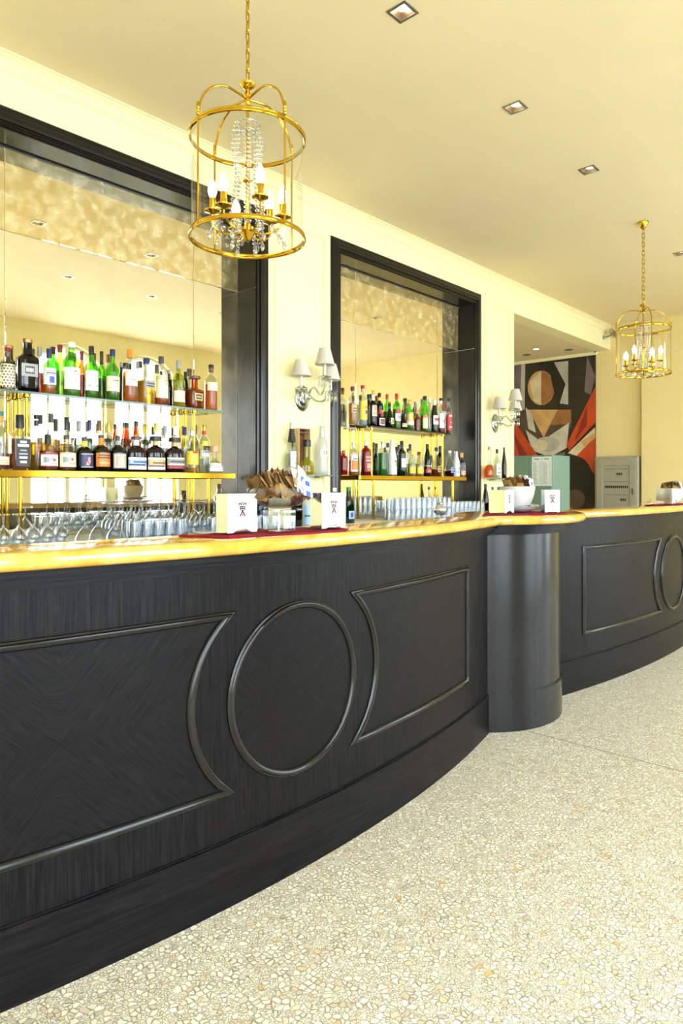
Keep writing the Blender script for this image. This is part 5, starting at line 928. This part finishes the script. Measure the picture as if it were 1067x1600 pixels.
for i in range(7):
    for j in range(2): glassware('short_tumbler', 'short', lambda: tumbler_mesh(.135, .034), g5, 'short tumblers beside the stack', 5.30+i*.073, 3.44+j*.08, ZK+.001)
g6 = 'clear upside down glass in the row at the right end below the second mirror'
for i in range(6): glassware('tumbler', 'endr', lambda: tumbler_mesh(.125, .036), g6, 'glasses at the right end', 5.92+i*.079, 3.50, ZK+.001)

# ------------------------------------------------------------------ bar top accessories
def cloth(label, poly, loc):
    # flat napkin cloth with ripples and a slightly frayed outline
    cx = sum(p[0] for p in poly)/len(poly); cy = sum(p[1] for p in poly)/len(poly)
    edge = []
    for i in range(len(poly)):
        a, c = poly[i], poly[(i+1) % len(poly)]
        for k in range(14):
            u = k/14; j = random.uniform(-.004, .004); edge.append((a[0]+(c[0]-a[0])*u+j, a[1]+(c[1]-a[1])*u+j*.7))
    n = len(edge); rings = 9; V = []; F = []
    def hgt(x, y, e): return .0022+.0022*(1+sin(x*34+y*21))*.5*(.35+e)+.003*max(0, sin(x*19-y*30))*e
    for r in range(rings+1):
        u = 1-r/rings*.999
        for x, y in edge:
            X, Y = cx+(x-cx)*u, cy+(y-cy)*u; V.append((X-loc[0], Y-loc[1], hgt(X, Y, u**3)))
    for r in range(rings):
        for i in range(n): i2 = (i+1) % n; F.append((r*n+i, r*n+i2, (r+1)*n+i2, (r+1)*n+i))
    F.append(tuple(range(rings*n, rings*n+n)))
    m = len(V); V += [(x-loc[0], y-loc[1], .0006) for x, y in edge]
    for i in range(n): i2 = (i+1) % n; F.append((m+i, m+i2, i2, i))
    F.append(tuple(range(m, m+n))[::-1])
    b = MB(); b.add(V, F); return tag(b.build('bar_cloth', M['cloth'], loc=loc, smooth=60), label, 'cloth')
cloth('crumpled dark red cloth lying under the footed glass bowl', [(1.20,1.75),(1.27,1.60),(1.52,1.565),(1.73,1.545),(1.80,1.60),(1.81,1.78),(1.5,1.80)], (1.5,1.67,ZB))
cloth('dark red cloth lying under the white bowl above the column', [(3.05,1.80),(3.24,1.66),(3.41,1.555),(3.66,1.62),(3.82,1.82),(3.55,2.06)], (3.45,1.78,ZB))
cloth('dark red cloth at the right edge under the far napkin dispenser', [(5.22,1.66),(5.5,1.585),(6.1,1.60),(6.1,1.78),(5.4,1.78)], (5.6,1.68,ZB))
ZL = ZB+.0075

def crest(b, cx, cz, s, y, mi):
    # two-headed device over a crossed saltire, printed in maroon
    def quad(p): b.add([(cx+x*s, y, cz+z*s) for x, z in p], [tuple(range(len(p)))], mi)
    def bar(x0, z0, x1, z1, w):
        dx, dz = x1-x0, z1-z0; l = sqrt(dx*dx+dz*dz); nx, nz = -dz/l*w/2, dx/l*w/2
        nx *= 1.45; nz *= 1.45; quad([(x0-nx,z0-nz),(x1-nx,z1-nz),(x1+nx,z1+nz),(x0+nx,z0+nz)])
    bar(-.40,-.95,.10,-.15,.14); bar(.40,-.95,-.10,-.15,.14)
    bar(-.40,.02,.40,.02,.10); bar(-.40,.26,.40,.26,.08)
    for x in (-.36,0,.36): bar(x,.0,x,.28,.12)
    for x in (-.30,.30): bar(x,-.22,x*.99+.001,-.08,.16)
    bar(-.09,-.78,.09,-.78,.16)
    for sg in (-1,1):
        for (x0,z0,x1,z1) in ((.10,.42,.30,.62),(.30,.62,.52,.66),(.52,.66,.58,.48),(.58,.48,.44,.40)): bar(sg*x0,z0,sg*x1,z1,.11)
        bar(sg*.10,.42,sg*.18,.80,.06)
    bar(0,.62,0,.86,.08)
def dispenser(label, loc, rz, w=.12, d=.056, h=.123, crest_side=0, scale=1):
    t = thing('napkin_dispenser', label, 'napkin holder', loc, R(rz)); k = .002
    b = MB(); b.box(-w/2, -w/2+k, 0, d, 0, h); b.box(w/2-k, w/2, 0, d, 0, h); b.box(-w/2+k, w/2-k, d-k, d, 0, h); b.box(-w/2+k, w/2-k, 0, d-k, .004, .007); b.box(-w/2+k, w/2-k, .012, d-k, h-.004, h-.002)
    b.build('chrome_case', M['chrome'], t, smooth=0)
    # printed face with an arched cut-out along the bottom
    b = MB(); n = 12; y = -.002
    arch = [(-w*.32+w*.64*i/n, .013*sin(pi*i/n)) for i in range(n+1)]
    out = [(-w/2,0)] + arch + [(w/2,0),(w/2,h),(-w/2,h)]
    V = [(x,y,z) for x, z in out] + [(x,0,z) for x, z in out]; m = len(out)
    F = [(0,1,m-1)] + [(i,i+1,m-1) for i in range(1,n//2+1)] + [(n//2+1,m-2,m-1)] + [(i,i+1,m-2) for i in range(n//2+1,n+1)] + [(n+1,n+2,m-2)]
    F += [tuple(i+m for i in f)[::-1] for f in F] + [(i,(i+1)%m,m+(i+1)%m,m+i) for i in range(m)]
    b.add(V, F); pl = b.build('face_plate', M['napkin'], t, smooth=0)
    b = MB(); crest(b, .0, h*.62, .026*scale, y-.0004, 0)
    b2 = MB()
    for i in range(3): b2.add([(-.022+.004*i,y-.0004,h*.2-.005*i),(.022-.004*i,y-.0004,h*.2-.005*i),(.022-.004*i,y-.0004,h*.2-.005*i+.0012),(-.022+.004*i,y-.0004,h*.2-.005*i+.0012)], [(0,1,2,3)])
    b2.build('printed_lines', M['c_grey'], pl, smooth=0)
    b.build('printed_crest', [M['logo']], pl, smooth=0)
    b = MB()
    for i in range(8): b.box(-w/2+.006, w/2-.006, .006+i*.0052, .009+i*.0052, .008, h-.012)
    b.build('paper_napkins', M['napkin'], t, smooth=0)
dispenser('chrome napkin dispenser with white crest face, left of the footed bowl', (1.395, 1.690, ZL), 0)
dispenser('chrome napkin dispenser with white crest face, right of the footed bowl', (1.752, 1.625, ZL), -2, w=.118)
dispenser('chrome napkin dispenser left of the white bowl above the column', (3.312, 1.790, ZL), 6, w=.125, d=.085)
dispenser('white faced napkin dispenser right of the white bowl above the column', (3.555, 1.660, ZL), -42, w=.085, d=.05)
dispenser('chrome napkin dispenser at the right edge on the far bar', (5.66, 1.650, ZL), 8, w=.15, d=.11)

def sachet_mesh(w, l, th):
    b = MB(); V = []; F = []; nx, ny = 4, 4
    for sgn in (1, -1):
        for j in range(ny+1):
            for i in range(nx+1):
                x, y = i/nx*2-1, j/ny*2-1; e = (1-x**4)*(1-y**4); V.append((x*w/2, y*l/2, sgn*th*.5*e+.0002*sgn))
    o = (nx+1)*(ny+1)
    for j in range(ny):
        for i in range(nx):
            k = j*(nx+1)+i; F.append((k, k+1, k+nx+2, k+nx+1)); F.append((o+k+nx+1, o+k+nx+2, o+k+1, o+k))
    b.add(V, F); return b
SP = {}
def sachet(key, label, group, loc, rot):
    if key not in SP:
        if key == 'brown': o = sachet_mesh(.036, .056, .0065).build('sugar_sachet', M['kraft'], smooth=60)
        elif key == 'tan': o = sachet_mesh(.034, .056, .0065).build('sugar_sachet', M['kraft2'], smooth=60)
        else:
            bb = sachet_mesh(.045, .075, .006); bb.m = [1 if (i//2) % 4 in (1, 2) and (i//8) in (0, 2) else 0 for i in range(len(bb.m))]
            o = bb.build('sweetener_sachet', [M['napkin'], M['c_blue']], smooth=60)
        SP[key] = o
    else: o = SP[key].copy(); COL.objects.link(o)
    o.location = loc; o.rotation_euler = rot; tag(o, label, 'sachet', group)
def heap(c, r, h, where, nb, nw, white_dir):
    # sachets filed on edge in loose rows, rising to a dome
    rnd = random.Random(int(c[0]*100))
    a0 = R(42); e1 = (.672, -.741); e2 = (.741, .672)     # e1 runs along the rows
    n1 = int(nb*.62); ns = 4; per = max(4, (n1+ns-1)//ns)
    for i in range(nb):
        k = 'tan' if rnd.random() < (.38 if i < n1 else .6) else 'brown'; name = 'pale' if k == 'tan' else 'brown'
        if i < n1:
            row = i // per; u = (i % per+.5)/per*2-1; v = (row+.5)/ns*2-1
            lim = sqrt(max(.05, 1-.8*v*v)); u *= lim*.86; v *= .66
            x = (e1[0]*u+e2[0]*v)*r; y = (e1[1]*u+e2[1]*v)*r
            z = h*max(0, 1-(u*u*.85+v*v*.6))*.62
            rot = (R(78+rnd.uniform(-26, 16)), R(rnd.uniform(-38, 38)), a0+u*R(-45)+rnd.uniform(-.6, .6))
        else:
            a = 2*pi*(i-n1)/(nb-n1)+rnd.uniform(-.2, .2); rad = r*rnd.uniform(.60, .78); x, y = rad*cos(a), rad*sin(a); z = rnd.uniform(.008, .022)
            rot = (R(rnd.uniform(35, 62)), R(rnd.uniform(-30, 30)), a+pi/2+rnd.uniform(-.5, .5))
        sachet(k, name+' paper sugar sachet heaped in '+where, name+' sachets in '+where, (c[0]+x+rnd.uniform(-.004, .004), c[1]+y, c[2]+z+rnd.uniform(-.003, .006)), rot)
    for i in range(nw):
        a = white_dir+rnd.uniform(-.8, .8); rad = r*rnd.uniform(.60, .95)
        z = h*(.95-(rad/r)**2*.8)
        sachet('white', 'white and blue sweetener sachet tucked into '+where, 'white sachets in '+where, (c[0]+rad*cos(a), c[1]+rad*sin(a), c[2]+z), (R(rnd.uniform(55, 85)), R(rnd.uniform(-25, 25)), a+pi/2+rnd.uniform(-.4, .4)))
# footed glass bowl with its sachets
fb = (1.555, 1.690, ZL-.002); t = thing('footed_bowl', 'footed glass bowl on a square glass foot, heaped with brown sugar sachets', 'bowl', fb)
b = MB(); b.cbox(-.040, .040, -.040, .040, 0, .072, .004)
for i in range(5):
    b.box(-.034+i*.0145, -.030+i*.0145, -.0415, -.040, .006, .066); b.box(-.0415, -.040, -.034+i*.0145, -.030+i*.0145, .006, .066)
b.build('glass_foot', M['stemware'], t, smooth=0)
b = MB(); P = [(0,.073),(.040,.075),(.074,.092),(.098,.112),(.110,.134),(.1115,.142),(.109,.142),(.106,.134),(.094,.115),(.070,.096),(.038,.081),(0,.079)]
b.lathe(P, (0,0,0), 40); b.build('glass_bowl', M['stemware'], t)
heap((fb[0], fb[1], fb[2]+.118), .114, .098, 'the footed glass bowl', 84, 18, R(-38))
# white bowl on saucers above the column
wb = (3.545, 1.860, ZL)
t = thing('saucer_stack', 'white saucer with lilac underside under the white bowl above the column', 'saucer', wb)
b = MB(); b.lathe([(0,0),(.058,0),(.066,.004),(.108,.018),(.111,.021),(.108,.022),(.062,.010),(0,.009)], (0,0,0), 36); b.build('lower_saucer', M['porcelain'], t)
b = MB(); b.lathe([(0,.012),(.056,.0125),(.104,.028),(.107,.031),(.104,.032),(.058,.018),(0,.017)], (0,0,0), 36); b.build('upper_saucer', M['porcelain'], t)
bw = (3.535, 1.860, ZL+.0195)
b = MB(); b.lathe([(0,0),(.050,0),(.056,.004),(.078,.03),(.094,.075),(.100,.118),(.101,.122),(.098,.122),(.091,.078),(.074,.034),(.050,.010),(0,.008)], (0,0,0), 36)
tag(b.build('sugar_bowl', M['porcelain'], loc=bw), 'plain white porcelain bowl of sugar sachets above the column', 'bowl')
heap((bw[0], bw[1], bw[2]+.105), .090, .080, 'the white porcelain bowl', 60, 12, R(-42))
for i in range(6):
    a = R(-130+i*32); sachet('white', 'white sweetener sachet lying on the saucer round the white bowl', 'white sachets on the saucer', (wb[0]+.092*cos(a), wb[1]+.092*sin(a), ZL+.034), (R(8), R(6*(i % 3-1)), a))
eb = (5.93, 1.745, ZL); b = MB(); b.lathe([(0,0),(.05,0),(.055,.004),(.075,.03),(.092,.08),(.098,.118),(.095,.118),(.088,.08),(.07,.034),(.048,.010),(0,.008)], (0,0,0), 32)
tag(b.build('sugar_bowl', M['porcelain'], loc=eb), 'white bowl of sugar sachets behind the dispenser at the right edge', 'bowl')
heap((eb[0], eb[1], eb[2]+.10), .092, .075, 'the bowl at the right edge', 44, 8, R(-30))
# clipboard lying on the far bar
t = thing('wooden_clipboard', 'tan wooden clipboard lying on the far bar beside the red cloth', 'clipboard', (5.40, 1.755, ZB+.0105), R(12))
b = MB(); b.cbox(-.15, .15, -.025, .035, 0, .012, .002); b.build('board', M['boxside'], t, smooth=0)
b = MB(); b.tube([(-.05,-.01,.014),(.02,-.01,.020),(.11,-.01,.032)], .003, 6); b.build('clip_wire', M['steel'], t)
# round glass jug near the end of the foreground bar top
t = thing('glass_jug', 'round clear glass jug with metal lid standing on the bar top before the second shelf', 'jug', (JUG[0], JUG[1], ZB))
J = .66
b = MB(); b.lathe([(0,0),(.026,0),(.030,.004),(.046,.020),(.052,.042),(.046,.064),(.030,.080),(.026,.086),(.028,.092)], (0,0,0), 24); b.xf(lambda p: (p[0]*J, p[1]*J, p[2]*J)); b.build('glass_body', M['crystal'], t)
b = MB(); b.lathe([(0,.006),(.028,.007),(.044,.022),(.049,.040),(.046,.050),(0,.050)], (0,0,0), 24); b.xf(lambda p: (p[0]*J, p[1]*J, p[2]*J)); b.build('sugar_fill', M['porcelain'], t)
b = MB(); b.lathe([(.029,.090),(.030,.097),(.022,.104),(.007,.110),(.005,.122),(0,.123)], (0,0,0), 20); b.tube([(.028,0,.094),(.050,0,.10),(.062,0,.09)], .004, 6); b.xf(lambda p: (p[0]*J, p[1]*J, p[2]*J)); b.build('metal_lid', M['chrome'], t)
# small dish beside the left dispenser
t = thing('saucer', 'small white saucer on the back counter between left dispenser and footed bowl', 'saucer', (2.46, 3.30, ZK+.001))
b = MB(); b.lathe([(0,0),(.05,0),(.058,.004),(.085,.014),(.087,.017),(.084,.018),(.05,.007),(0,.006)], (0,0,0), 28); b.xf(lambda p: p); b.build('dish', M['porcelain'], t)

# ------------------------------------------------------------------ lantern chandeliers
def lantern(loc, label):
    t = thing('lantern_chandelier', label, 'chandelier', loc, 0, None)
    Rr = .2165; H = .375
    for nm, z in (('bottom_ring', 0), ('top_ring', H)):
        b = MB(); b.torus((0,0,z), Rr, .0055, 72, 8, h=.0095); b.torus((0,0,z-.007 if z == 0 else z+.006), Rr+.002, .004, 72, 6); b.build(nm, M['brass'], t)
    b = MB(); b.lathe([(Rr-.006,.004),(Rr-.006,H-.004)], (0,0,0), 64); b.build('glass_cylinder', M['lantern_glass'], t)
    A0 = R(-47.8-90)    # uprights: measured from the direction towards the room
    for k, dg in enumerate((-45, 45, 135, 225)):
        a = R(-42.2+dg-6); x, y = cos(a)*(Rr+.004), sin(a)*(Rr+.004)
        b = MB(); b.tube([(x,y,-.004),(x,y,H+.012)], .0036, 8); b.build('upright', M['brass'], t)
        b = MB()
        b.lathe([(.0055,H+.010),(.008,H+.016),(.0052,H+.021),(.0078,H+.027),(.0050,H+.032),(.0072,H+.038),(.0046,H+.043),(.0060,H+.049),(.002,H+.060),(0,H+.062)], (x,y,0), 10); b.build('finial', M['brass'], t)
        pts = []
        for i in range(19):
            u = i/18; rr = (Rr+.002)*cos(u*pi/2)**.9 if u < 1 else 0
            rr = (Rr+.002)*(1-u)**.5 if False else (Rr+.002)*(cos(u*pi/2)**.72 if u < 1 else 0)
            zz = H+.012+.160*sin(u*pi/2)
            if u > .8: zz -= (u-.8)*.09
            rr = max(rr, .010); pts.append((cos(a)*rr, sin(a)*rr, zz))
        b = MB(); b.tube(pts, .0045, 8); b.build('arch_arm', M['brass'], t)
    zh = H+.155
    b = MB(); b.lathe([(.004,zh-.028),(.010,zh-.022),(.012,zh-.008),(.009,zh+.004),(.014,zh+.012),(.010,zh+.020),(.007,zh+.034),(.018,zh+.040),(.030,zh+.050),(.031,zh+.054),(.012,zh+.058),(.006,zh+.066),(0,zh+.067)], (0,0,0), 24); b.build('crown_hub', M['brass'], t)
    top = ZC-loc[2]
    b = MB(); z = zh+.064; k = 0; lh, lw, wr = .046, .0095, .0030
    while z < top-.075:
        pts = []
        for i in range(16):
            a = 2*pi*i/16; u, v = lw*cos(a), (lh/2-lw)*(1 if sin(a) > .01 else -1 if sin(a) < -.01 else 0)+lw*sin(a)
            pts.append((u if k % 2 == 0 else u*.35, u if k % 2 else u*.35, z+lh/2+v))
        b.tube(pts, wr, 6, closed=True); z += lh-2*wr-.003; k += 1
    b.build('chain', M['brass'], t)
    b = MB(); b.lathe([(0,z-.002),(.006,z),(.006,top-.060),(.012,top-.058),(.026,top-.048),(.034,top-.026),(.044,top-.006),(.044,top-.0005),(0,top-.0005)], (0,0,0), 24); b.build('ceiling_rose', M['brass'], t)
    b = MB(); b.lathe([(.006,.012),(.006,zh-.028)], (0,0,0), 10); b.lathe([(.018,.215),(.021,.220),(.008,.226)], (0,0,0), 14); b.lathe([(.014,.275),(.016,.280),(.007,.285)], (0,0,0), 14)
    b.lathe([(0,-.02),(.010,-.012),(.020,.004),(.034,.022),(.030,.034),(.014,.042),(.008,.06)], (0,0,0), 20); b.build('stem', M['brass'], t)
    # bead strands from a small crown down the stem
    b = MB(); b.torus((0,0,H+.055), .046, .0035, 24, 6); b.torus((0,0,H+.030), .030, .003, 24, 6); b.build('crystal_crown', M['crystal'], t)
    for k in range(8):
        a = 2*pi*k/8+.2; b = MB()
        for i in range(24):
            rr = .046+.006*sin(i*.4)+.010*(i/24); b.gem((cos(a)*rr, sin(a)*rr, H+.046-i*.0165), .0088, .0078, 0, 6)
        b.build('bead_strand', M['crystal'], t)
    for k in range(6):
        a = 2*pi*k/6+R(10); rr = .135; hz = .072 if k % 2 else .10
        pts = [(cos(a)*.02, sin(a)*.02, .022), (cos(a)*.06, sin(a)*.06, .010), (cos(a)*.105, sin(a)*.105, .022), (cos(a)*rr, sin(a)*rr, .048), (cos(a)*rr, sin(a)*rr, hz)]
        b = MB(); b.tube(pts, .0042, 8); arm = b.build('candle_arm', M['brass'], t)
        x, y = cos(a)*rr, sin(a)*rr
        b = MB(); b.lathe([(.004,hz-.012),(.010,hz-.006),(.031,hz+.002),(.032,hz+.006),(.010,hz+.003),(0,hz+.003)], (x,y,0), 20); b.build('drip_pan', M['brass'], arm)
        b = MB(); b.lathe([(.010,hz+.004),(.0135,hz+.006),(.0130,hz+.052),(.011,hz+.054),(0,hz+.054)], (x,y,0), 14); b.build('candle_sleeve', M['brass'], arm)
        b = MB(); b.lathe([(.008,hz+.054),(.013,hz+.064),(.0175,hz+.082),(.015,hz+.098),(.007,hz+.116),(0,hz+.128)], (x,y,0), 16); b.build('candle_bulb', M['bulb'], arm)
    for k in range(12):
        a = 2*pi*k/12+.1; rr = (.055, .095, .120)[k % 3]; b = MB()
        for i in range(4): b.gem((cos(a)*(rr+i*.007), sin(a)*(rr+i*.007), .042-i*.013), .0085, .0075, 0, 6)
        b.gem((cos(a)*(rr+.028), sin(a)*(rr+.028), -.012), .010, .018, 0, 6); b.build('crystal_drop', M['crystal'], t)
    return t
la = lantern((1.69, 2.015, 2.222), 'large brass and glass lantern chandelier hanging in the foreground above the bar')
lb_ = copy_tree(la); lb_.location = (6.02, 1.995, 2.222); lb_['label'] = 'distant brass and glass lantern chandelier hanging in the far right corner'
lb_.rotation_euler = (0, 0, R(38))

# ------------------------------------------------------------------ crystal wall sconces
def sconce(loc, label):
    t = thing('crystal_sconce', label, 'wall light', loc)
    b = MB(); b.lathe([(0,0),(.068,0),(.075,.006),(.070,.012),(.052,.018),(.048,.026),(.030,.034),(.012,.040),(.012,.062),(0,.066)], (0,0,0), 28)
    b.xf(lambda p: (p[0], -p[2], p[1]*1.35)); b.build('backplate', M['crystal'], t)
    b = MB(); b.sphere((0,-.075,0), .022, 14, 8); b.build('hub', M['crystal'], t)
    for dx, dy, dz in ((-.13,-.125,0), (.155,-.155,0), (0,-.24,.085)):
        n = 14; pts = []
        for i in range(n+1):
            u = i/n; w = 1-(1-u)**1.2
            pts.append((dx*w, -.07+(dy+.07)*w, .02+(-.055*sin(pi*u*1.05) if dz == 0 else .05*sin(pi*u*2)-.03*u)+(dz+.03)*u*u))
        pts[-1] = (dx, dy, dz+.040)
        b = MB(); b.tube(pts, .0085, 8); arm = b.build('glass_arm', M['crystal'], t)
        zz = dz+.040; c = (dx, dy, 0)
        b = MB(); b.lathe([(.008,zz-.012),(.018,zz-.002),(.047,zz+.008),(.049,zz+.012),(.016,zz+.006),(0,zz+.006)], c, 20); b.build('drip_dish', M['crystal'], arm)
        b = MB(); b.lathe([(.010,zz+.006),(.014,zz+.010),(.012,zz+.022)], c, 12); b.build('cup', M['steel'], arm)
        b = MB(); b.lathe([(.0115,zz+.020),(.0115,zz+.125),(0,zz+.125)], c, 12); b.build('candle_tube', M['porcelain'], arm)
        b = MB(); b.lathe([(.073,zz+.098),(.0735,zz+.1005),(.0425,zz+.2165),(.042,zz+.219)], c, 32); b.lathe([(.072,zz+.099),(.041,zz+.2185)], c, 32); b.build('fabric_shade', M['shade'], arm)
        for k in range(9):
            a = 2*pi*k/9; x, y = dx+.044*cos(a), dy+.044*sin(a)
            b = MB(); b.gem((x,y,zz-.004), .0065, .007, 0, 6); b.gem((x,y,zz-.042), .0075, .030, 0, 6); b.build('pendant', M['crystal'], arm)
sconce((3.635, QW, 1.935), 'three-armed crystal wall sconce with white shades between the two mirrors')
sconce((6.535, QW, 1.935), 'three-armed crystal wall sconce with white shades right of the second mirror')

# ------------------------------------------------------------------ far end of the room
t = thing('wall_mural', 'tall painted mural in red, tan and black on the far recess wall', 'mural', (SF, 4.6, .55))
b = MB(); b.box(-.012, 0, -.69, 1.15, 0, 2.61); b.build('backing', M['m_bg'], t, smooth=0)
lay = [0]
def shape(pts, m, nm='painted_shape'):
    lay[0] += 1; o = -.012-.0006*lay[0]
    b = MB(); b.add([(o, q-4.6, z-.55) for q, z in pts], [tuple(range(len(pts)))]); b.build(nm, M['m_'+m], t, smooth=0)
for pts, m in MURAL: shape(pts, m)

t = thing('electrical_cabinet', 'grey electrical distribution cabinet on the far wall beside the mural', 'electrical cabinet', (SF, 3.585, .70))
b = MB(); b.cbox(-.10, 0, -.305, .305, 0, .975, .012); b.build('housing', M['grey_plastic'], t, smooth=0)
b = MB()
for a, c, e, f in ((-.275,.275,.85,.945), (-.275,.275,.03,.12), (-.275,-.19,.12,.85), (.185,.275,.12,.85)): b.cbox(-.116, -.101, a, c, e, f, .003)
dr = b.build('door_frame', M['grey_plastic'], t, smooth=0)
b = MB(); b.box(-.106, -.102, -.19, .185, .12, .85); b.build('smoked_window', M['grey_plastic'], dr, smooth=0)
b = MB()
for z in (.17, .35, .53, .71):
    b.box(-.1085, -.106, -.17, .165, z+.085, z+.089)
    for k in range(12):
        if (z == .53) or (z == .17 and k in (0,1,5,6)) or (z == .35 and k in (1,2,3)) or (z == .71 and k in (3,4,5)): b.box(-.111, -.106, -.165+k*.027, -.148+k*.027, z, z+.034)
b.build('breaker_row', M['dkwindow'], dr, smooth=0)
b = MB(); b.cbox(-.128, -.116, -.245, -.225, .44, .53, .003); b.build('latch', M['c_brown'], dr, smooth=0)

t = thing('teal_cabinet', 'teal green cabinet in the recess with menu sheets on its front', 'cabinet', (8.25, 4.05, 0))
b = MB(); b.cbox(-.25, .25, -.32, .34, 0, 1.645, .004); b.build('carcass', M['teal_panel'], t, smooth=0)
for q0, q1 in ((-.31, .005), (.012, .33)):
    b = MB(); b.cbox(-.262, -.251, q0, q1, .05, 1.635, .003); b.build('door', M['teal_panel'], t, smooth=0)
for k, q in enumerate((3.802, 3.935)):
    lab = 'white printed menu sheet on the teal cabinet, right one' if k == 0 else 'white printed menu sheet on the teal cabinet, left one'
    t = thing('menu_sheet', lab, 'menu', (7.986, q, 1.262))
    b = MB(); b.box(-.002, 0, -.064, .064, 0, .365); b.build('paper', M['paper'], t, smooth=0)
    b = MB()
    for i in range(17):
        w = random.uniform(.6, 1); b.box(-.0026, -.002, .05-.066*w, .05, .03+i*.016, .0345+i*.016); 
        b.box(-.0026, -.002, -.052, -.040, .03+i*.016, .0345+i*.016)
    b.box(-.0026, -.002, -.035, .035, .33, .343)
    b.build('printed_lines', M['c_grey'], t, smooth=0)

def cctv(label, loc, rz, big):
    t = thing('security_camera', label, 'camera', loc, R(rz))
    b = MB(); b.lathe([(0,0),(.030,0),(.030,.010),(.012,.016),(.010,.05)], (0,0,0), 16); b.xf(lambda p: (p[0], -p[2], p[1])); b.build('wall_mount', M['c_grey'] if big else M['white_paint'], t)
    b = MB(); b.tube([(0,-.045,0),(.02,-.075,.012),(.06,-.10,.035)], .008, 8); b.build('arm', M['c_dkgrey'], t)
    l = .15 if big else .10; r = .036 if big else .034
    b = MB(); b.lathe([(0,-l*.5),(r*.85,-l*.5),(r,-l*.42),(r,l*.42),(r*.92,l*.5)], (0,0,0), 20); b.xf(lambda p: (p[2]+.07, p[1]-.11, p[0]+.055-.25*p[2])); b.build('housing', M['steel'], t)
    b = MB(); b.lathe([(0,l*.5-.004),(r*.88,l*.5-.004),(r*.88,l*.5-.001)], (0,0,0), 18); b.lathe([(0,l*.49),(r*.3,l*.51),(0,l*.52)], (0,0,0), 12); b.xf(lambda p: (p[2]+.07, p[1]-.11, p[0]+.055-.25*p[2])); b.build('lens', M['c_black'], t)
cctv('bullet security camera on the beam below the cornice in the far corner', (CAM1[0], QW, CAM1[1]), 0, True)
cctv('small security camera under the beam at the corner of the mural', (SF, CAM2[0], CAM2[1]), -90, False)
